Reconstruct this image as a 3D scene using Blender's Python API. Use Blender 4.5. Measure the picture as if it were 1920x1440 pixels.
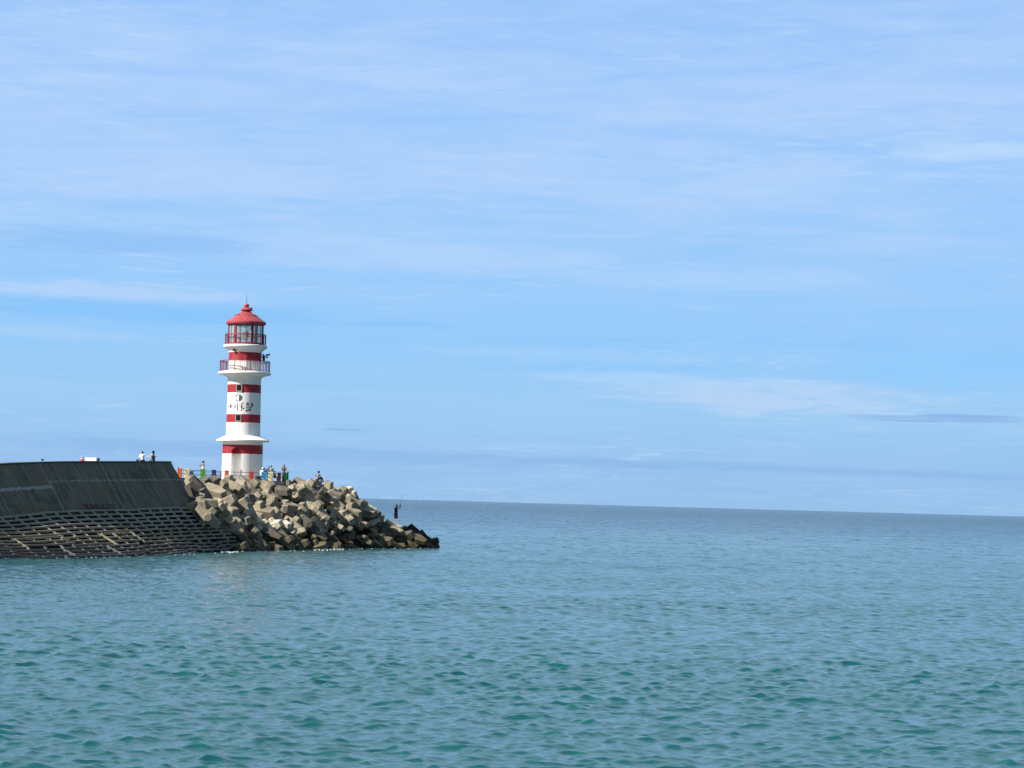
import bpy, bmesh, math, random
import numpy as np
from mathutils import Vector, Matrix, Euler
PI = math.pi
rad = math.radians
SC = bpy.context.scene
COL = SC.collection
for o in list(bpy.data.objects):
    bpy.data.objects.remove(o)

# ------------------------------------------------------------------ camera
F = 4270.0          # focal length in photo pixels (photo is 1920 wide)
H = 5.0
PITCH = math.atan(221.7 / F)
ROLL = math.atan(0.02742)
cam = bpy.data.cameras.new('camera')
cam.sensor_width = 36.0
cam.lens = 36.0 * F / 1920.0
cam.clip_start = 1.0
cam.clip_end = 80000.0
camo = bpy.data.objects.new('camera', cam)
COL.objects.link(camo)
CR = Matrix.Rotation(PI / 2 + PITCH, 4, 'X') @ Matrix.Rotation(ROLL, 4, 'Z')
camo.matrix_world = Matrix.Translation((0, 0, H)) @ CR
SC.camera = camo

def ray(x, y):
    return (CR.to_3x3() @ Vector(((x - 960) / F, -(y - 720) / F, -1)))
def atY(x, y, Y):
    d = ray(x, y)
    return Vector((0, 0, H)) + d * (Y / d.y)
def atZ(x, y, z):
    d = ray(x, y)
    return Vector((0, 0, H)) + d * ((z - H) / d.z)

# ------------------------------------------------------------------ light
SUN_EL = rad(39)
SUN_DIR = Vector((-math.sin(rad(62)) * math.cos(SUN_EL), -math.cos(rad(62)) * math.cos(SUN_EL), math.sin(SUN_EL)))
sun = bpy.data.lights.new('sun', 'SUN')
sun.energy = 5.0
sun.angle = rad(0.5)
sun.color = (1.0, 0.93, 0.82)
suno = bpy.data.objects.new('sun', sun)
COL.objects.link(suno)
suno.rotation_euler = SUN_DIR.to_track_quat('Z', 'Y').to_euler()

SC.view_settings.view_transform = 'Standard'
SC.view_settings.look = 'None'
SC.view_settings.exposure = 0.52
SC.view_settings.gamma = 1.0
SC.render.engine = 'CYCLES'

# ------------------------------------------------------------------ node helper
class NT:
    def __init__(s, tree):
        s.t = tree; s.n = tree.nodes; s.l = tree.links
    def node(s, kind, **kw):
        nd = s.n.new(kind)
        for k, v in kw.items():
            setattr(nd, k, v)
        return nd
    def put(s, sock, v):
        if isinstance(v, (int, float)):
            sock.default_value = v
        elif isinstance(v, (tuple, list)):
            if len(sock.default_value) == 4 and len(v) == 3:
                v = tuple(v) + (1.0,)
            sock.default_value = v
        else:
            s.l.new(v, sock)
    def m(s, op, a, b=None, c=None, clamp=False):
        nd = s.node('ShaderNodeMath', operation=op, use_clamp=clamp)
        s.put(nd.inputs[0], a)
        if b is not None: s.put(nd.inputs[1], b)
        if c is not None: s.put(nd.inputs[2], c)
        return nd.outputs[0]
    def mix(s, f, a, b):
        nd = s.node('ShaderNodeMix', data_type='RGBA')
        s.put(nd.inputs[0], f); s.put(nd.inputs[6], a); s.put(nd.inputs[7], b)
        return nd.outputs[2]
    def noise(s, vec, scale, detail=4, rough=0.55, dist=0.0):
        nd = s.node('ShaderNodeTexNoise')
        if vec is not None: s.l.new(vec, nd.inputs['Vector'])
        nd.inputs['Scale'].default_value = scale
        nd.inputs['Detail'].default_value = detail
        nd.inputs['Roughness'].default_value = rough
        nd.inputs['Distortion'].default_value = dist
        return nd.outputs[0]
    def smooth(s, x, a, b):
        nd = s.node('ShaderNodeMapRange', interpolation_type='SMOOTHSTEP')
        s.put(nd.inputs[0], x); s.put(nd.inputs[1], a); s.put(nd.inputs[2], b)
        nd.inputs[3].default_value = 0; nd.inputs[4].default_value = 1
        return nd.outputs[0]
    def comb(s, x, y, z):
        nd = s.node('ShaderNodeCombineXYZ')
        for i, v in enumerate((x, y, z)): s.put(nd.inputs[i], v)
        return nd.outputs[0]
    def sep(s, v):
        nd = s.node('ShaderNodeSeparateXYZ'); s.l.new(v, nd.inputs[0])
        return nd.outputs
    def ramp(s, f, stops):
        nd = s.node('ShaderNodeValToRGB')
        s.put(nd.inputs[0], f)
        e = nd.color_ramp.elements
        while len(e) < len(stops): e.new(0.5)
        for i, (p, c) in enumerate(stops):
            e[i].position = p; e[i].color = tuple(c) + (1.0,)
        return nd.outputs[0]

def lin(r, g, b):
    return tuple((c / 255 / 12.92) if c / 255 <= 0.04045 else ((c / 255 + 0.055) / 1.055) ** 2.4 for c in (r, g, b))

# ------------------------------------------------------------------ world
W = bpy.data.worlds.new('World')
SC.world = W
W.use_nodes = True
w = NT(W.node_tree)
w.n.clear()
out = w.node('ShaderNodeOutputWorld')
bg = w.node('ShaderNodeBackground')
w.l.new(bg.outputs[0], out.inputs[0])
SKYS = 0.1
bg.inputs[1].default_value = SKYS
sky = w.node('ShaderNodeTexSky', sky_type='NISHITA')
sky.sun_disc = False
sky.sun_elevation = SUN_EL
sky.sun_rotation = math.atan2(SUN_DIR.x, SUN_DIR.y)
sky.air_density = 1.2
sky.dust_density = 0.6
sky.ozone_density = 2.0
tc = w.node('ShaderNodeTexCoord')
dx, dy, dz = w.sep(tc.outputs['Generated'])
az = w.m('ARCTAN2', dx, dy)
el = w.m('ARCSINE', w.m('MINIMUM', w.m('MAXIMUM', dz, -1.0), 1.0))
# clear-air gradient of the low sky (elevation 0..~0.3 rad), then the Nishita sky higher up
def S(r, g, b):
    return tuple(c / SKYS / 2 ** 0.52 for c in lin(r, g, b))
t = w.m('DIVIDE', el, 0.30, clamp=True)
grad = w.node('ShaderNodeValToRGB')
w.l.new(t, grad.inputs[0])
stops = [(0.0, (150, 192, 233)), (0.05, (150, 193, 237)), (0.14, (155, 203, 243)), (0.24, (146, 202, 251)),
         (0.36, (155, 203, 251)), (0.6, (157, 200, 252)), (1.0, (150, 190, 245))]
e = grad.color_ramp.elements
while len(e) < len(stops): e.new(0.5)
for i, (p_, c_) in enumerate(stops):
    e[i].position = p_; e[i].color = tuple(lin(*c_)) + (1,)
gradc = w.node('ShaderNodeVectorMath', operation='SCALE')
w.l.new(grad.outputs[0], gradc.inputs[0]); gradc.inputs[3].default_value = 1 / SKYS / 2 ** 0.52
nis = w.node('ShaderNodeVectorMath', operation='SCALE')
w.l.new(sky.outputs[0], nis.inputs[0]); nis.inputs[3].default_value = 0.21
# unseen brighter sky above the frame, added to lift reflections in the water
gradv = w.mix(w.m('MULTIPLY', w.smooth(el, 0.21, 0.40), 0.9), gradc.outputs[0], S(205, 238, 250))
front = w.m('MULTIPLY', w.smooth(w.m('COSINE', az), 0.70, 0.92), w.smooth(el, 1.0, 0.5))
base = w.mix(front, nis.outputs[0], gradv)
# thin cirrus: noise on a high flat layer seen in perspective
zz = w.m('ADD', w.m('MAXIMUM', dz, 0.0), 0.045)
px_ = w.m('DIVIDE', dx, zz); py_ = w.m('DIVIDE', dy, zz)
cv = w.comb(w.m('MULTIPLY', px_, 1.0), w.m('MULTIPLY', py_, 1.5), 3.0)
n1 = w.noise(cv, 1.3, 7, 0.62, 0.5)
cv2 = w.comb(w.m('MULTIPLY', az, 16.0), w.m('MULTIPLY', w.m('ADD', el, w.m('MULTIPLY', az, -0.03)), 110.0), 9.0)
n2 = w.noise(cv2, 1.0, 7, 0.62, 0.9)
cl = w.m('ADD', w.m('MULTIPLY', n1, 0.55), w.m('MULTIPLY', n2, 0.45))
veil = w.smooth(cl, 0.36, 0.64)
lowfade = w.smooth(el, 0.075, 0.14)
c1 = w.mix(w.m('MULTIPLY', w.m('MULTIPLY', veil, w.m('ADD', 0.25, w.m('MULTIPLY', lowfade, 0.75))), 0.82), base, S(181, 212, 251))
n3 = w.noise(w.comb(w.m('MULTIPLY', az, 30.0), w.m('MULTIPLY', el, 260.0), 4.0), 1.0, 8, 0.66, 1.2)
n4 = w.noise(w.comb(w.m('MULTIPLY', az, 7.0), w.m('MULTIPLY', el, 28.0), 14.0), 1.0, 3, 0.5, 0.4)
wisp = w.m('MULTIPLY', w.smooth(n3, 0.50, 0.74), w.smooth(n4, 0.46, 0.64))
c2 = w.mix(w.m('MULTIPLY', wisp, 0.55), c1, S(196, 224, 252))
# placed soft cloud forms (azimuth, elevation of centre; half widths; strength; colour)
fn = w.noise(w.comb(w.m('MULTIPLY', az, 26.0), w.m('MULTIPLY', el, 190.0), 21.0), 1.0, 7, 0.6, 0.8)
cur = c2
def pae(x, y):
    return ((x - 960) / F, (915 + 0.02742 * x - y) / F)
feats = [  # x, y, half width px, half height px, strength, colour
    (1430, 745, 330, 36, 0.95, (182, 212, 246)),
    (1250, 712, 260, 14, 0.55, (176, 214, 250)),
    (300, 330, 420, 60, 0.45, (184, 214, 252)), (1050, 330, 420, 50, 0.35, (184, 214, 252)), (1650, 180, 330, 40, 0.4, (184, 212, 252)), (760, 480, 420, 40, 0.5, (182, 214, 252)), (1300, 520, 420, 30, 0.4, (180, 214, 252)),
    (1060, 665, 300, 14, 0.35, (172, 212, 250)),
    (200, 553, 300, 22, 0.75, (184, 214, 250)),
    (60, 420, 330, 40, 0.30, (178, 214, 252)),
    (1820, 300, 160, 22, 0.75, (190, 220, 252)),
    (1480, 345, 260, 30, 0.45, (180, 214, 252)),
    (760, 150, 220, 26, 0.60, (184, 214, 252)),
    (160, 75, 240, 40, 0.45, (182, 214, 252)),
    (110, 160, 140, 18, 0.45, (182, 214, 252)),
    (350, 175, 160, 24, 0.40, (182, 214, 252)),
    (120, 628, 220, 14, 0.55, (172, 210, 248)),
    (560, 95, 160, 10, 0.45, (182, 214, 252)),
    (200, 458, 330, 26, 0.60, (140, 190, 246)),
    (300, 590, 520, 24, 0.70, (136, 196, 250)),
    (1150, 690, 330, 10, 0.40, (140, 200, 252)),
    (1780, 700, 260, 40, 0.55, (144, 204, 254)),
    (520, 848, 700, 16, 0.70, (143, 186, 234)),
    (1500, 880, 700, 9, 0.70, (142, 185, 232)),
    (1745, 787, 170, 6, 0.6, (138, 178, 228)), (1800, 783, 90, 3, 0.6, (136, 174, 228)), (1690, 791, 80, 2.5, 0.6, (136, 174, 228)),
    (650, 806, 50, 3, 0.9, (138, 182, 232)),
]
for i, (fx, fy, hw, hh, st, colr) in enumerate(feats):
    a0, e0 = pae(fx, fy)
    u = w.m('DIVIDE', w.m('SUBTRACT', az, a0), hw / F)
    # shapes slope gently with the photographed bands
    v = w.m('DIVIDE', w.m('SUBTRACT', w.m('ADD', el, w.m('MULTIPLY', w.m('SUBTRACT', az, a0), 0.012)), e0), hh / F)
    r2 = w.m('ADD', w.m('MULTIPLY', u, u), w.m('MULTIPLY', v, v))
    r2 = w.m('ADD', r2, w.m('MULTIPLY', w.m('SUBTRACT', fn, 0.5), 3.2))
    mk = w.smooth(r2, 1.25, 0.0)
    cur = w.mix(w.m('MULTIPLY', mk, st), cur, S(*colr))
w.l.new(cur, bg.inputs[0])

# ------------------------------------------------------------------ object helpers
def tag(o, label=None, cat=None, group=None, kind=None):
    if label: o['label'] = label
    if cat: o['category'] = cat
    if group: o['group'] = group
    if kind: o['kind'] = kind
    return o
def empty(name, loc, label, cat, group=None):
    o = bpy.data.objects.new(name, None)
    o.empty_display_size = 0.3
    o.location = loc
    COL.objects.link(o)
    return tag(o, label, cat, group)

class MB:
    def __init__(s):
        s.v = []; s.f = []; s.mi = []; s.uv = None
    def add(s, vs, fs, mi=0):
        b = len(s.v)
        s.v += [tuple(v) for v in vs]
        s.f += [tuple(i + b for i in f) for f in fs]
        s.mi += [mi] * len(fs)
        return s
    def box(s, c, sz, rot=None, mi=0):
        x, y, z = sz[0] / 2, sz[1] / 2, sz[2] / 2
        vs = [Vector(p) for p in ((-x, -y, -z), (x, -y, -z), (x, y, -z), (-x, y, -z), (-x, -y, z), (x, -y, z), (x, y, z), (-x, y, z))]
        if rot is not None: vs = [rot @ v for v in vs]
        c = Vector(c)
        return s.add([v + c for v in vs], [(3, 2, 1, 0), (4, 5, 6, 7), (0, 1, 5, 4), (1, 2, 6, 5), (2, 3, 7, 6), (3, 0, 4, 7)], mi)
    def tube(s, a, b, r0, r1=None, n=10, mi=0, caps=True):
        a = Vector(a); b = Vector(b); r1 = r0 if r1 is None else r1
        d = (b - a)
        if d.length < 1e-6: return s
        q = d.to_track_quat('Z', 'Y')
        vs = []
        for c, r in ((a, r0), (b, r1)):
            for i in range(n):
                t_ = 2 * PI * i / n
                vs.append(c + q @ Vector((r * math.cos(t_), r * math.sin(t_), 0)))
        fs = [(i, (i + 1) % n, n + (i + 1) % n, n + i) for i in range(n)]
        if caps: fs += [tuple(range(n - 1, -1, -1)), tuple(range(n, 2 * n))]
        return s.add(vs, fs, mi)
    def path(s, pts, r, n=8, mi=0):
        for a, b in zip(pts[:-1], pts[1:]): s.tube(a, b, r, r, n, mi)
        return s
    def ball(s, c, rx, ry=None, rz=None, n=12, m=8, rot=None, mi=0):
        ry = ry or rx; rz = rz or rx; c = Vector(c)
        vs = [Vector((0, 0, -rz))]
        for j in range(1, m):
            ph = -PI / 2 + PI * j / m
            for i in range(n):
                t_ = 2 * PI * i / n
                vs.append(Vector((rx * math.cos(ph) * math.cos(t_), ry * math.cos(ph) * math.sin(t_), rz * math.sin(ph))))
        vs.append(Vector((0, 0, rz)))
        fs = [(0, 1 + (i + 1) % n, 1 + i) for i in range(n)]
        for j in range(m - 2):
            b = 1 + j * n
            fs += [(b + i, b + (i + 1) % n, b + n + (i + 1) % n, b + n + i) for i in range(n)]
        b = 1 + (m - 2) * n; L = len(vs) - 1
        fs += [(b + i, b + (i + 1) % n, L) for i in range(n)]
        if rot is not None: vs = [rot @ v for v in vs]
        return s.add([v + c for v in vs], fs, mi)
    def cap(s, a, b, r0, r1=None, n=10):     # capsule
        r1 = r0 if r1 is None else r1
        s.tube(a, b, r0, r1, n); s.ball(a, r0, n=n, m=6); s.ball(b, r1, n=n, m=6)
        return s
    def lathe(s, prof, n=96, c=(0, 0), closed=False, a0=0.0):
        b = len(s.v)
        for (r, z, *_) in prof:
            for i in range(n):
                t_ = 2 * PI * i / n + a0
                s.v.append((c[0] + r * math.cos(t_), c[1] + r * math.sin(t_), z))
        for j in range(len(prof) - 1):
            mi = prof[j][2] if len(prof[j]) > 2 else 0
            for i in range(n):
                s.f.append((b + j * n + i, b + j * n + (i + 1) % n, b + (j + 1) * n + (i + 1) % n, b + (j + 1) * n + i))
                s.mi.append(mi)
        return s
    def build(s, name, mats, parent=None, loc=None, smooth=None, bevel=None):
        me = bpy.data.meshes.new(name)
        me.from_pydata(s.v, [], s.f)
        if not isinstance(mats, (list, tuple)): mats = [mats]
        for m_ in mats: me.materials.append(m_)
        if len(mats) > 1:
            me.polygons.foreach_set('material_index', s.mi)
        if smooth is not None:
            me.polygons.foreach_set('use_smooth', [True] * len(me.polygons))
            me.set_sharp_from_angle(angle=rad(smooth))
        me.update()
        o = bpy.data.objects.new(name, me)
        COL.objects.link(o)
        if loc is not None: o.location = loc
        if parent is not None: o.parent = parent
        if bevel:
            b = o.modifiers.new('bevel', 'BEVEL'); b.width = bevel; b.segments = 2; b.limit_method = 'ANGLE'
        return o

def mat(name, color, rough=0.7, spec=0.4, metal=0.0, var=0.0, vscale=3.0, bump=0.0, bscale=20.0):
    m_ = bpy.data.materials.new(name)
    m_.use_nodes = True
    k = NT(m_.node_tree)
    b = m_.node_tree.nodes['Principled BSDF']
    b.inputs['Roughness'].default_value = rough
    b.inputs['Specular IOR Level'].default_value = spec
    b.inputs['Metallic'].default_value = metal
    tcn = k.node('ShaderNodeTexCoord')
    n = k.noise(tcn.outputs['Object'], vscale, 6, 0.6)
    lo = tuple(c * (1 - var) for c in color); hi = tuple(min(1, c * (1 + var)) for c in color)
    k.l.new(k.mix(k.smooth(n, 0.3, 0.7), lo, hi), b.inputs['Base Color'])
    if bump:
        bn = k.node('ShaderNodeBump'); bn.inputs['Strength'].default_value = bump; bn.inputs['Distance'].default_value = 0.02
        k.l.new(k.noise(tcn.outputs['Object'], bscale, 5, 0.6), bn.inputs['Height'])
        k.l.new(bn.outputs[0], b.inputs['Normal'])
    return m_

# ------------------------------------------------------------------ materials
M = {}
M['white'] = mat('white_paint', (0.80, 0.80, 0.78), 0.55, 0.35, var=0.03, vscale=1.2, bump=0.15, bscale=6)
def weathered(name, col, streak, amt):
    m_ = bpy.data.materials.new(name); m_.use_nodes = True
    k = NT(m_.node_tree); b = m_.node_tree.nodes['Principled BSDF']
    b.inputs['Roughness'].default_value = 0.6
    g = k.node('ShaderNodeTexCoord')
    x, y, z = k.sep(g.outputs['Object'])
    st = k.noise(k.comb(k.m('MULTIPLY', x, 5.0), k.m('MULTIPLY', y, 5.0), k.m('MULTIPLY', z, 0.5)), 1.0, 6, 0.65)
    bl = k.noise(g.outputs['Object'], 1.3, 5, 0.6)
    f = k.m('MULTIPLY', k.smooth(k.m('ADD', k.m('MULTIPLY', st, 0.6), k.m('MULTIPLY', bl, 0.4)), 0.45, 0.72), amt)
    k.l.new(k.mix(f, col, streak), b.inputs['Base Color'])
    bn = k.node('ShaderNodeBump'); bn.inputs['Strength'].default_value = 0.2; bn.inputs['Distance'].default_value = 0.01
    k.l.new(k.noise(g.outputs['Object'], 14, 4, 0.6), bn.inputs['Height'])
    k.l.new(bn.outputs[0], b.inputs['Normal'])
    return m_
M['wwhite'] = weathered('weathered_white_paint', (0.87, 0.87, 0.85), (0.62, 0.60, 0.54), 0.35)
M['wred'] = weathered('weathered_red_paint', (0.31, 0.009, 0.020), (0.48, 0.10, 0.11), 0.5)
M['roofred'] = weathered('faded_red_roof_paint', (0.38, 0.050, 0.065), (0.50, 0.15, 0.16), 0.8)
M['railred'] = mat('rail_red', (0.26, 0.015, 0.03), 0.45)
M['dark'] = mat('dark_metal', (0.015, 0.016, 0.02), 0.45)
M['steel'] = mat('grey_steel', (0.16, 0.18, 0.20), 0.4, metal=0.3)
M['frame'] = mat('window_frame_grey', (0.36, 0.36, 0.34), 0.6)
M['pane'] = mat('window_pane', (0.01, 0.015, 0.02), 0.08, 0.5)
M['ink'] = mat('black_ink_paint', (0.012, 0.012, 0.016), 0.6)
M['inkteal'] = mat('teal_ink_paint', (0.10, 0.17, 0.19), 0.6)
M['inkblue'] = mat('navy_ink_paint', (0.01, 0.015, 0.08), 0.6)
M['beacon'] = mat('beacon_green_glass', (0.05, 0.12, 0.11), 0.2, 0.5)

def glass_mat():
    m_ = bpy.data.materials.new('lantern_glass'); m_.use_nodes = True
    k = NT(m_.node_tree); k.n.clear()
    o_ = k.node('ShaderNodeOutputMaterial')
    tr = k.node('ShaderNodeBsdfTransparent'); tr.inputs[0].default_value = (0.86, 0.93, 0.92, 1)
    pr = k.node('ShaderNodeBsdfPrincipled')
    pr.inputs['Base Color'].default_value = (0.62, 0.70, 0.68, 1); pr.inputs['Roughness'].default_value = 0.15
    mx = k.node('ShaderNodeMixShader'); mx.inputs[0].default_value = 0.36
    k.l.new(tr.outputs[0], mx.inputs[1]); k.l.new(pr.outputs[0], mx.inputs[2]); k.l.new(mx.outputs[0], o_.inputs[0])
    return m_
M['glass'] = glass_mat()

def block_mat(name, col, col2, wetz=1.9):
    m_ = bpy.data.materials.new(name); m_.use_nodes = True
    k = NT(m_.node_tree); b = m_.node_tree.nodes['Principled BSDF']
    g = k.node('ShaderNodeTexCoord'); geo = k.node('ShaderNodeNewGeometry'); oi = k.node('ShaderNodeObjectInfo')
    off = k.comb(k.m('MULTIPLY', oi.outputs['Random'], 37.0), k.m('MULTIPLY', oi.outputs['Random'], 11.0), 0.0)
    va = k.node('ShaderNodeVectorMath', operation='ADD'); k.l.new(g.outputs['Object'], va.inputs[0]); k.l.new(off, va.inputs[1])
    P_ = va.outputs[0]
    n = k.noise(P_, 1.1, 6, 0.62, 0.3); n2_ = k.noise(P_, 6.0, 6, 0.7)
    f = k.m('ADD', k.m('MULTIPLY', n, 0.7), k.m('MULTIPLY', n2_, 0.3))
    c = k.mix(k.smooth(f, 0.34, 0.68), col2, col)
    c = k.mix(k.m('MULTIPLY', k.smooth(oi.outputs['Random'], 0.55, 1.0), 0.5), c, tuple(x * 0.62 for x in col))
    # pits and rust-brown drips
    pit = k.smooth(k.noise(P_, 14.0, 3, 0.5), 0.66, 0.72)
    c = k.mix(k.m('MULTIPLY', pit, 0.5), c, tuple(x * 0.3 for x in col))
    x, y, z = k.sep(geo.outputs['Position'])
    wob = k.m('ADD', z, k.m('MULTIPLY', k.m('SUBTRACT', k.noise(geo.outputs['Position'], 0.8, 4, 0.6), 0.5), 1.6))
    wet = k.smooth(wob, wetz, wetz - 0.9)
    alg = k.mix(k.noise(geo.outputs['Position'], 1.7, 3, 0.5), (0.035, 0.032, 0.022), (0.13, 0.10, 0.05))
    c = k.mix(k.m('MULTIPLY', wet, 0.85), c, alg)
    k.l.new(c, b.inputs['Base Color'])
    k.l.new(k.m('SUBTRACT', 0.9, k.m('MULTIPLY', wet, 0.4)), b.inputs['Roughness'])
    b.inputs['Specular IOR Level'].default_value = 0.25
    bn = k.node('ShaderNodeBump'); bn.inputs['Strength'].default_value = 0.5; bn.inputs['Distance'].default_value = 0.03
    k.l.new(n2_, bn.inputs['Height']); k.l.new(bn.outputs[0], b.inputs['Normal'])
    return m_
M['block'] = block_mat('armour_concrete', (0.43, 0.375, 0.27), (0.19, 0.165, 0.12))
M['blockgrey'] = block_mat('grey_armour_concrete', (0.17, 0.155, 0.13), (0.08, 0.073, 0.06))
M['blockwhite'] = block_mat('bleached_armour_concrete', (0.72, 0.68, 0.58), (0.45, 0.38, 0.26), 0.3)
M['blockwet'] = block_mat('wet_black_concrete', (0.055, 0.05, 0.045), (0.02, 0.02, 0.022), 1.0)
M['core'] = mat('shade_dark_rubble', (0.010, 0.009, 0.008), 0.9, var=0.5, vscale=1.5, bump=0.8, bscale=3)  # painted near-black so gaps between the blocks look deeply shaded
M['deck'] = mat('promenade_concrete', (0.30, 0.28, 0.24), 0.9, var=0.25, vscale=0.6, bump=0.3, bscale=8)

# ------------------------------------------------------------------ breakwater frame of reference
W0 = atZ(0, 1048, 0); W1 = atZ(450, 1034, 0)
dd = (W1 - W0); dd.z = 0; dd.normalize()
nn = Vector((-dd.y, dd.x, 0))
def P(s, l, z):
    return Vector((W0.x, W0.y, 0)) + dd * s + nn * l + Vector((0, 0, z))
ip = lambda x, xs, ys: float(np.interp(x, xs, ys))
zL = lambda s: ip(s, (-30, 7, 13, 19, 28, 41, 60), (2.4, 2.88, 3.22, 3.41, 3.54, 3.80, 3.9))
zC = lambda s: ip(s, (-30, 0, 6, 11, 14.5, 17.6, 22, 28.5, 41), (5.2, 6.34, 6.60, 6.83, 7.0, 7.12, 7.28, 7.45, 7.76))
toe = lambda s: ip(s, (-30, -8, 0, 6, 11.6, 18, 25, 35.5, 42, 60), (1.0, .6, 0.0, -1.0, -2.3, -2.1, -1.4, -0.35, 0.0, 0))
zD = lambda s: min(6.45, zC(s) - 0.95)
DECK = 6.45
S_END = 40.9

# ------------------------------------------------------------------ sea
def make_sea():
    rng = np.random.default_rng(7)
    nA = 1150
    az_ = np.linspace(-rad(19), rad(19), nA)
    r = [34.0]
    while r[-1] < 330: r.append(r[-1] * 1.0014)
    while r[-1] < 1300: r.append(r[-1] * 1.0028)
    nfine = len(r)
    while r[-1] < 60000: r.append(r[-1] * 1.08)
    r = np.array(r); nR = len(r)
    RR, AA = np.meshgrid(r, az_, indexing='ij')
    X = RR * np.sin(AA); Y = RR * np.cos(AA)
    Z = np.zeros_like(X); DX = np.zeros_like(X); DY = np.zeros_like(X)
    cell = np.gradient(r)[:, None]
    # gusts: slow patches of rougher and calmer water
    gust = np.zeros_like(X)
    for i in range(9):
        lam = rng.uniform(22, 90); th = rng.uniform(0, PI)
        gust += np.sin(2 * PI / lam * (X * math.cos(th) * 0.45 + Y * math.sin(th)) + rng.uniform(0, 6.28))
    gust = 1.0 + 0.05 * gust
    N = 170
    lams = np.concatenate([np.exp(rng.uniform(math.log(0.22), math.log(1.8), 140)), np.exp(rng.uniform(math.log(2.2), math.log(7.0), 25)), rng.uniform(8, 17, 5)])
    for lam in lams:
        th = -PI / 2 + rng.normal(0.25, 0.9 if lam < 2.5 else 0.5)        # wave travels roughly towards the camera
        kx, ky = 2 * PI / lam * math.cos(th), 2 * PI / lam * math.sin(th)
        slope = 0.033 * min(1.0, (0.48 / lam) ** 0.5) if lam < 2.2 else (0.0055 if lam < 7 else 0.0045)
        a = slope * lam / (2 * PI)
        cut = np.clip((lam / cell - 2.2) / 2.5, 0, 1)
        ph = kx * X + ky * Y + rng.uniform(0, 6.28)
        cc = np.cos(ph); ss = np.sin(ph)
        A = a * cut * gust
        Z += A * cc
        DX -= A * math.cos(th) * ss; DY -= A * math.sin(th) * ss
    X2 = X + DX * 1.25; Y2 = Y + DY * 1.25
    verts = np.stack([X2, Y2, Z], -1).reshape(-1, 3)
    i = np.arange(nR - 1)[:, None] * nA + np.arange(nA - 1)[None, :]
    quads = np.stack([i, i + 1, i + nA + 1, i + nA], -1).reshape(-1, 4)
    # the rest of the circle, coarse
    extra = []; eq = []
    b = len(verts)
    az2 = np.linspace(rad(19), 2 * PI - rad(19), 60)
    r2 = np.array([34, 60, 110, 200, 400, 900, 3000, 10000, 60000.0])
    for rr in r2:
        for a_ in az2: extra.append((rr * math.sin(a_), rr * math.cos(a_), 0))
    for j in range(len(r2) - 1):
        for q in range(59):
            p0 = b + j * 60 + q
            eq.append((p0, p0 + 1, p0 + 61, p0 + 60))
    # inner disc as a fan of quads
    b2 = b + len(extra)
    az3 = np.linspace(0, 2 * PI, 73)[:-1]
    for rr in (0.5, 35.0):
        for a_ in az3: extra.append((rr * math.sin(a_), rr * math.cos(a_), -0.05))
    for q in range(72):
        p0 = b2 + q; p1 = b2 + (q + 1) % 72
        eq.append((p0, p1, p1 + 72, p0 + 72))
    verts = np.concatenate([verts, np.array(extra)]); quads = np.concatenate([quads, np.array(eq)])
    quads = quads[:, ::-1]
    me = bpy.data.meshes.new('sea')
    me.vertices.add(len(verts)); me.vertices.foreach_set('co', verts.astype(np.float32).ravel())
    me.loops.add(quads.size); me.loops.foreach_set('vertex_index', quads.astype(np.int32).ravel())
    me.polygons.add(len(quads))
    me.polygons.foreach_set('loop_start', np.arange(0, quads.size, 4, dtype=np.int32))
    me.polygons.foreach_set('use_smooth', np.ones(len(quads), dtype=bool))
    me.update(calc_edges=True)
    o = bpy.data.objects.new('sea', me)
    COL.objects.link(o)
    tag(o, kind='structure')
    m_ = bpy.data.materials.new('sea_water'); m_.use_nodes = True
    k = NT(m_.node_tree); bs = m_.node_tree.nodes['Principled BSDF']
    geo = k.node('ShaderNodeNewGeometry')
    x, y, z = k.sep(geo.outputs['Position'])
    big = k.noise(k.comb(k.m('MULTIPLY', x, 0.02), k.m('MULTIPLY', y, 0.05), 0), 1.0, 4, 0.5)
    deep = k.smooth(y, 130.0, 800.0)
    near = k.mix(big, (0.004, 0.070, 0.080), (0.006, 0.084, 0.094))
    c = k.mix(deep, near, (0.007, 0.048, 0.088))
    k.l.new(c, bs.inputs['Base Color'])
    bs.inputs['IOR'].default_value = 1.333
    # cat's-paws: patches of finely ruffled water, seen as short dark dashes far out
    cp_ = k.smooth(k.noise(k.comb(k.m('MULTIPLY', x, 0.50), k.m('MULTIPLY', y, 0.085), 1.0), 1.0, 7, 0.70, 0.6), 0.50, 0.68)
    far2 = k.smooth(y, 110.0, 260.0)
    ro_ = k.m('ADD', 0.06, k.m('MULTIPLY', k.smooth(y, 200.0, 1500.0), 0.12))
    k.l.new(k.m('ADD', ro_, k.m('MULTIPLY', k.m('MULTIPLY', cp_, far2), 0.34)), bs.inputs['Roughness'])
    bn = k.node('ShaderNodeBump'); bn.inputs['Strength'].default_value = 1.0; bn.inputs['Distance'].default_value = 1.0
    # small ripples everywhere; the metre-long chop takes over from the mesh with distance; gusts in long streaks
    v0 = k.comb(k.m('MULTIPLY', x, 1.0), k.m('MULTIPLY', y, 1.6), 0.0)
    h1 = k.m('MULTIPLY', k.noise(v0, 3.4, 4, 0.60, 0.3), 0.022)
    mid = k.smooth(y, 70.0, 190.0)
    v1 = k.comb(k.m('MULTIPLY', x, 0.75), k.m('MULTIPLY', y, 0.9), 2.0)
    h2 = k.m('MULTIPLY', k.m('MULTIPLY', k.noise(v1, 1.0, 5, 0.65, 0.4), 0.19), mid)
    far = k.smooth(y, 180.0, 700.0)
    v2 = k.comb(k.m('MULTIPLY', x, 0.12), k.m('MULTIPLY', y, 0.035), 5.0)
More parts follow.
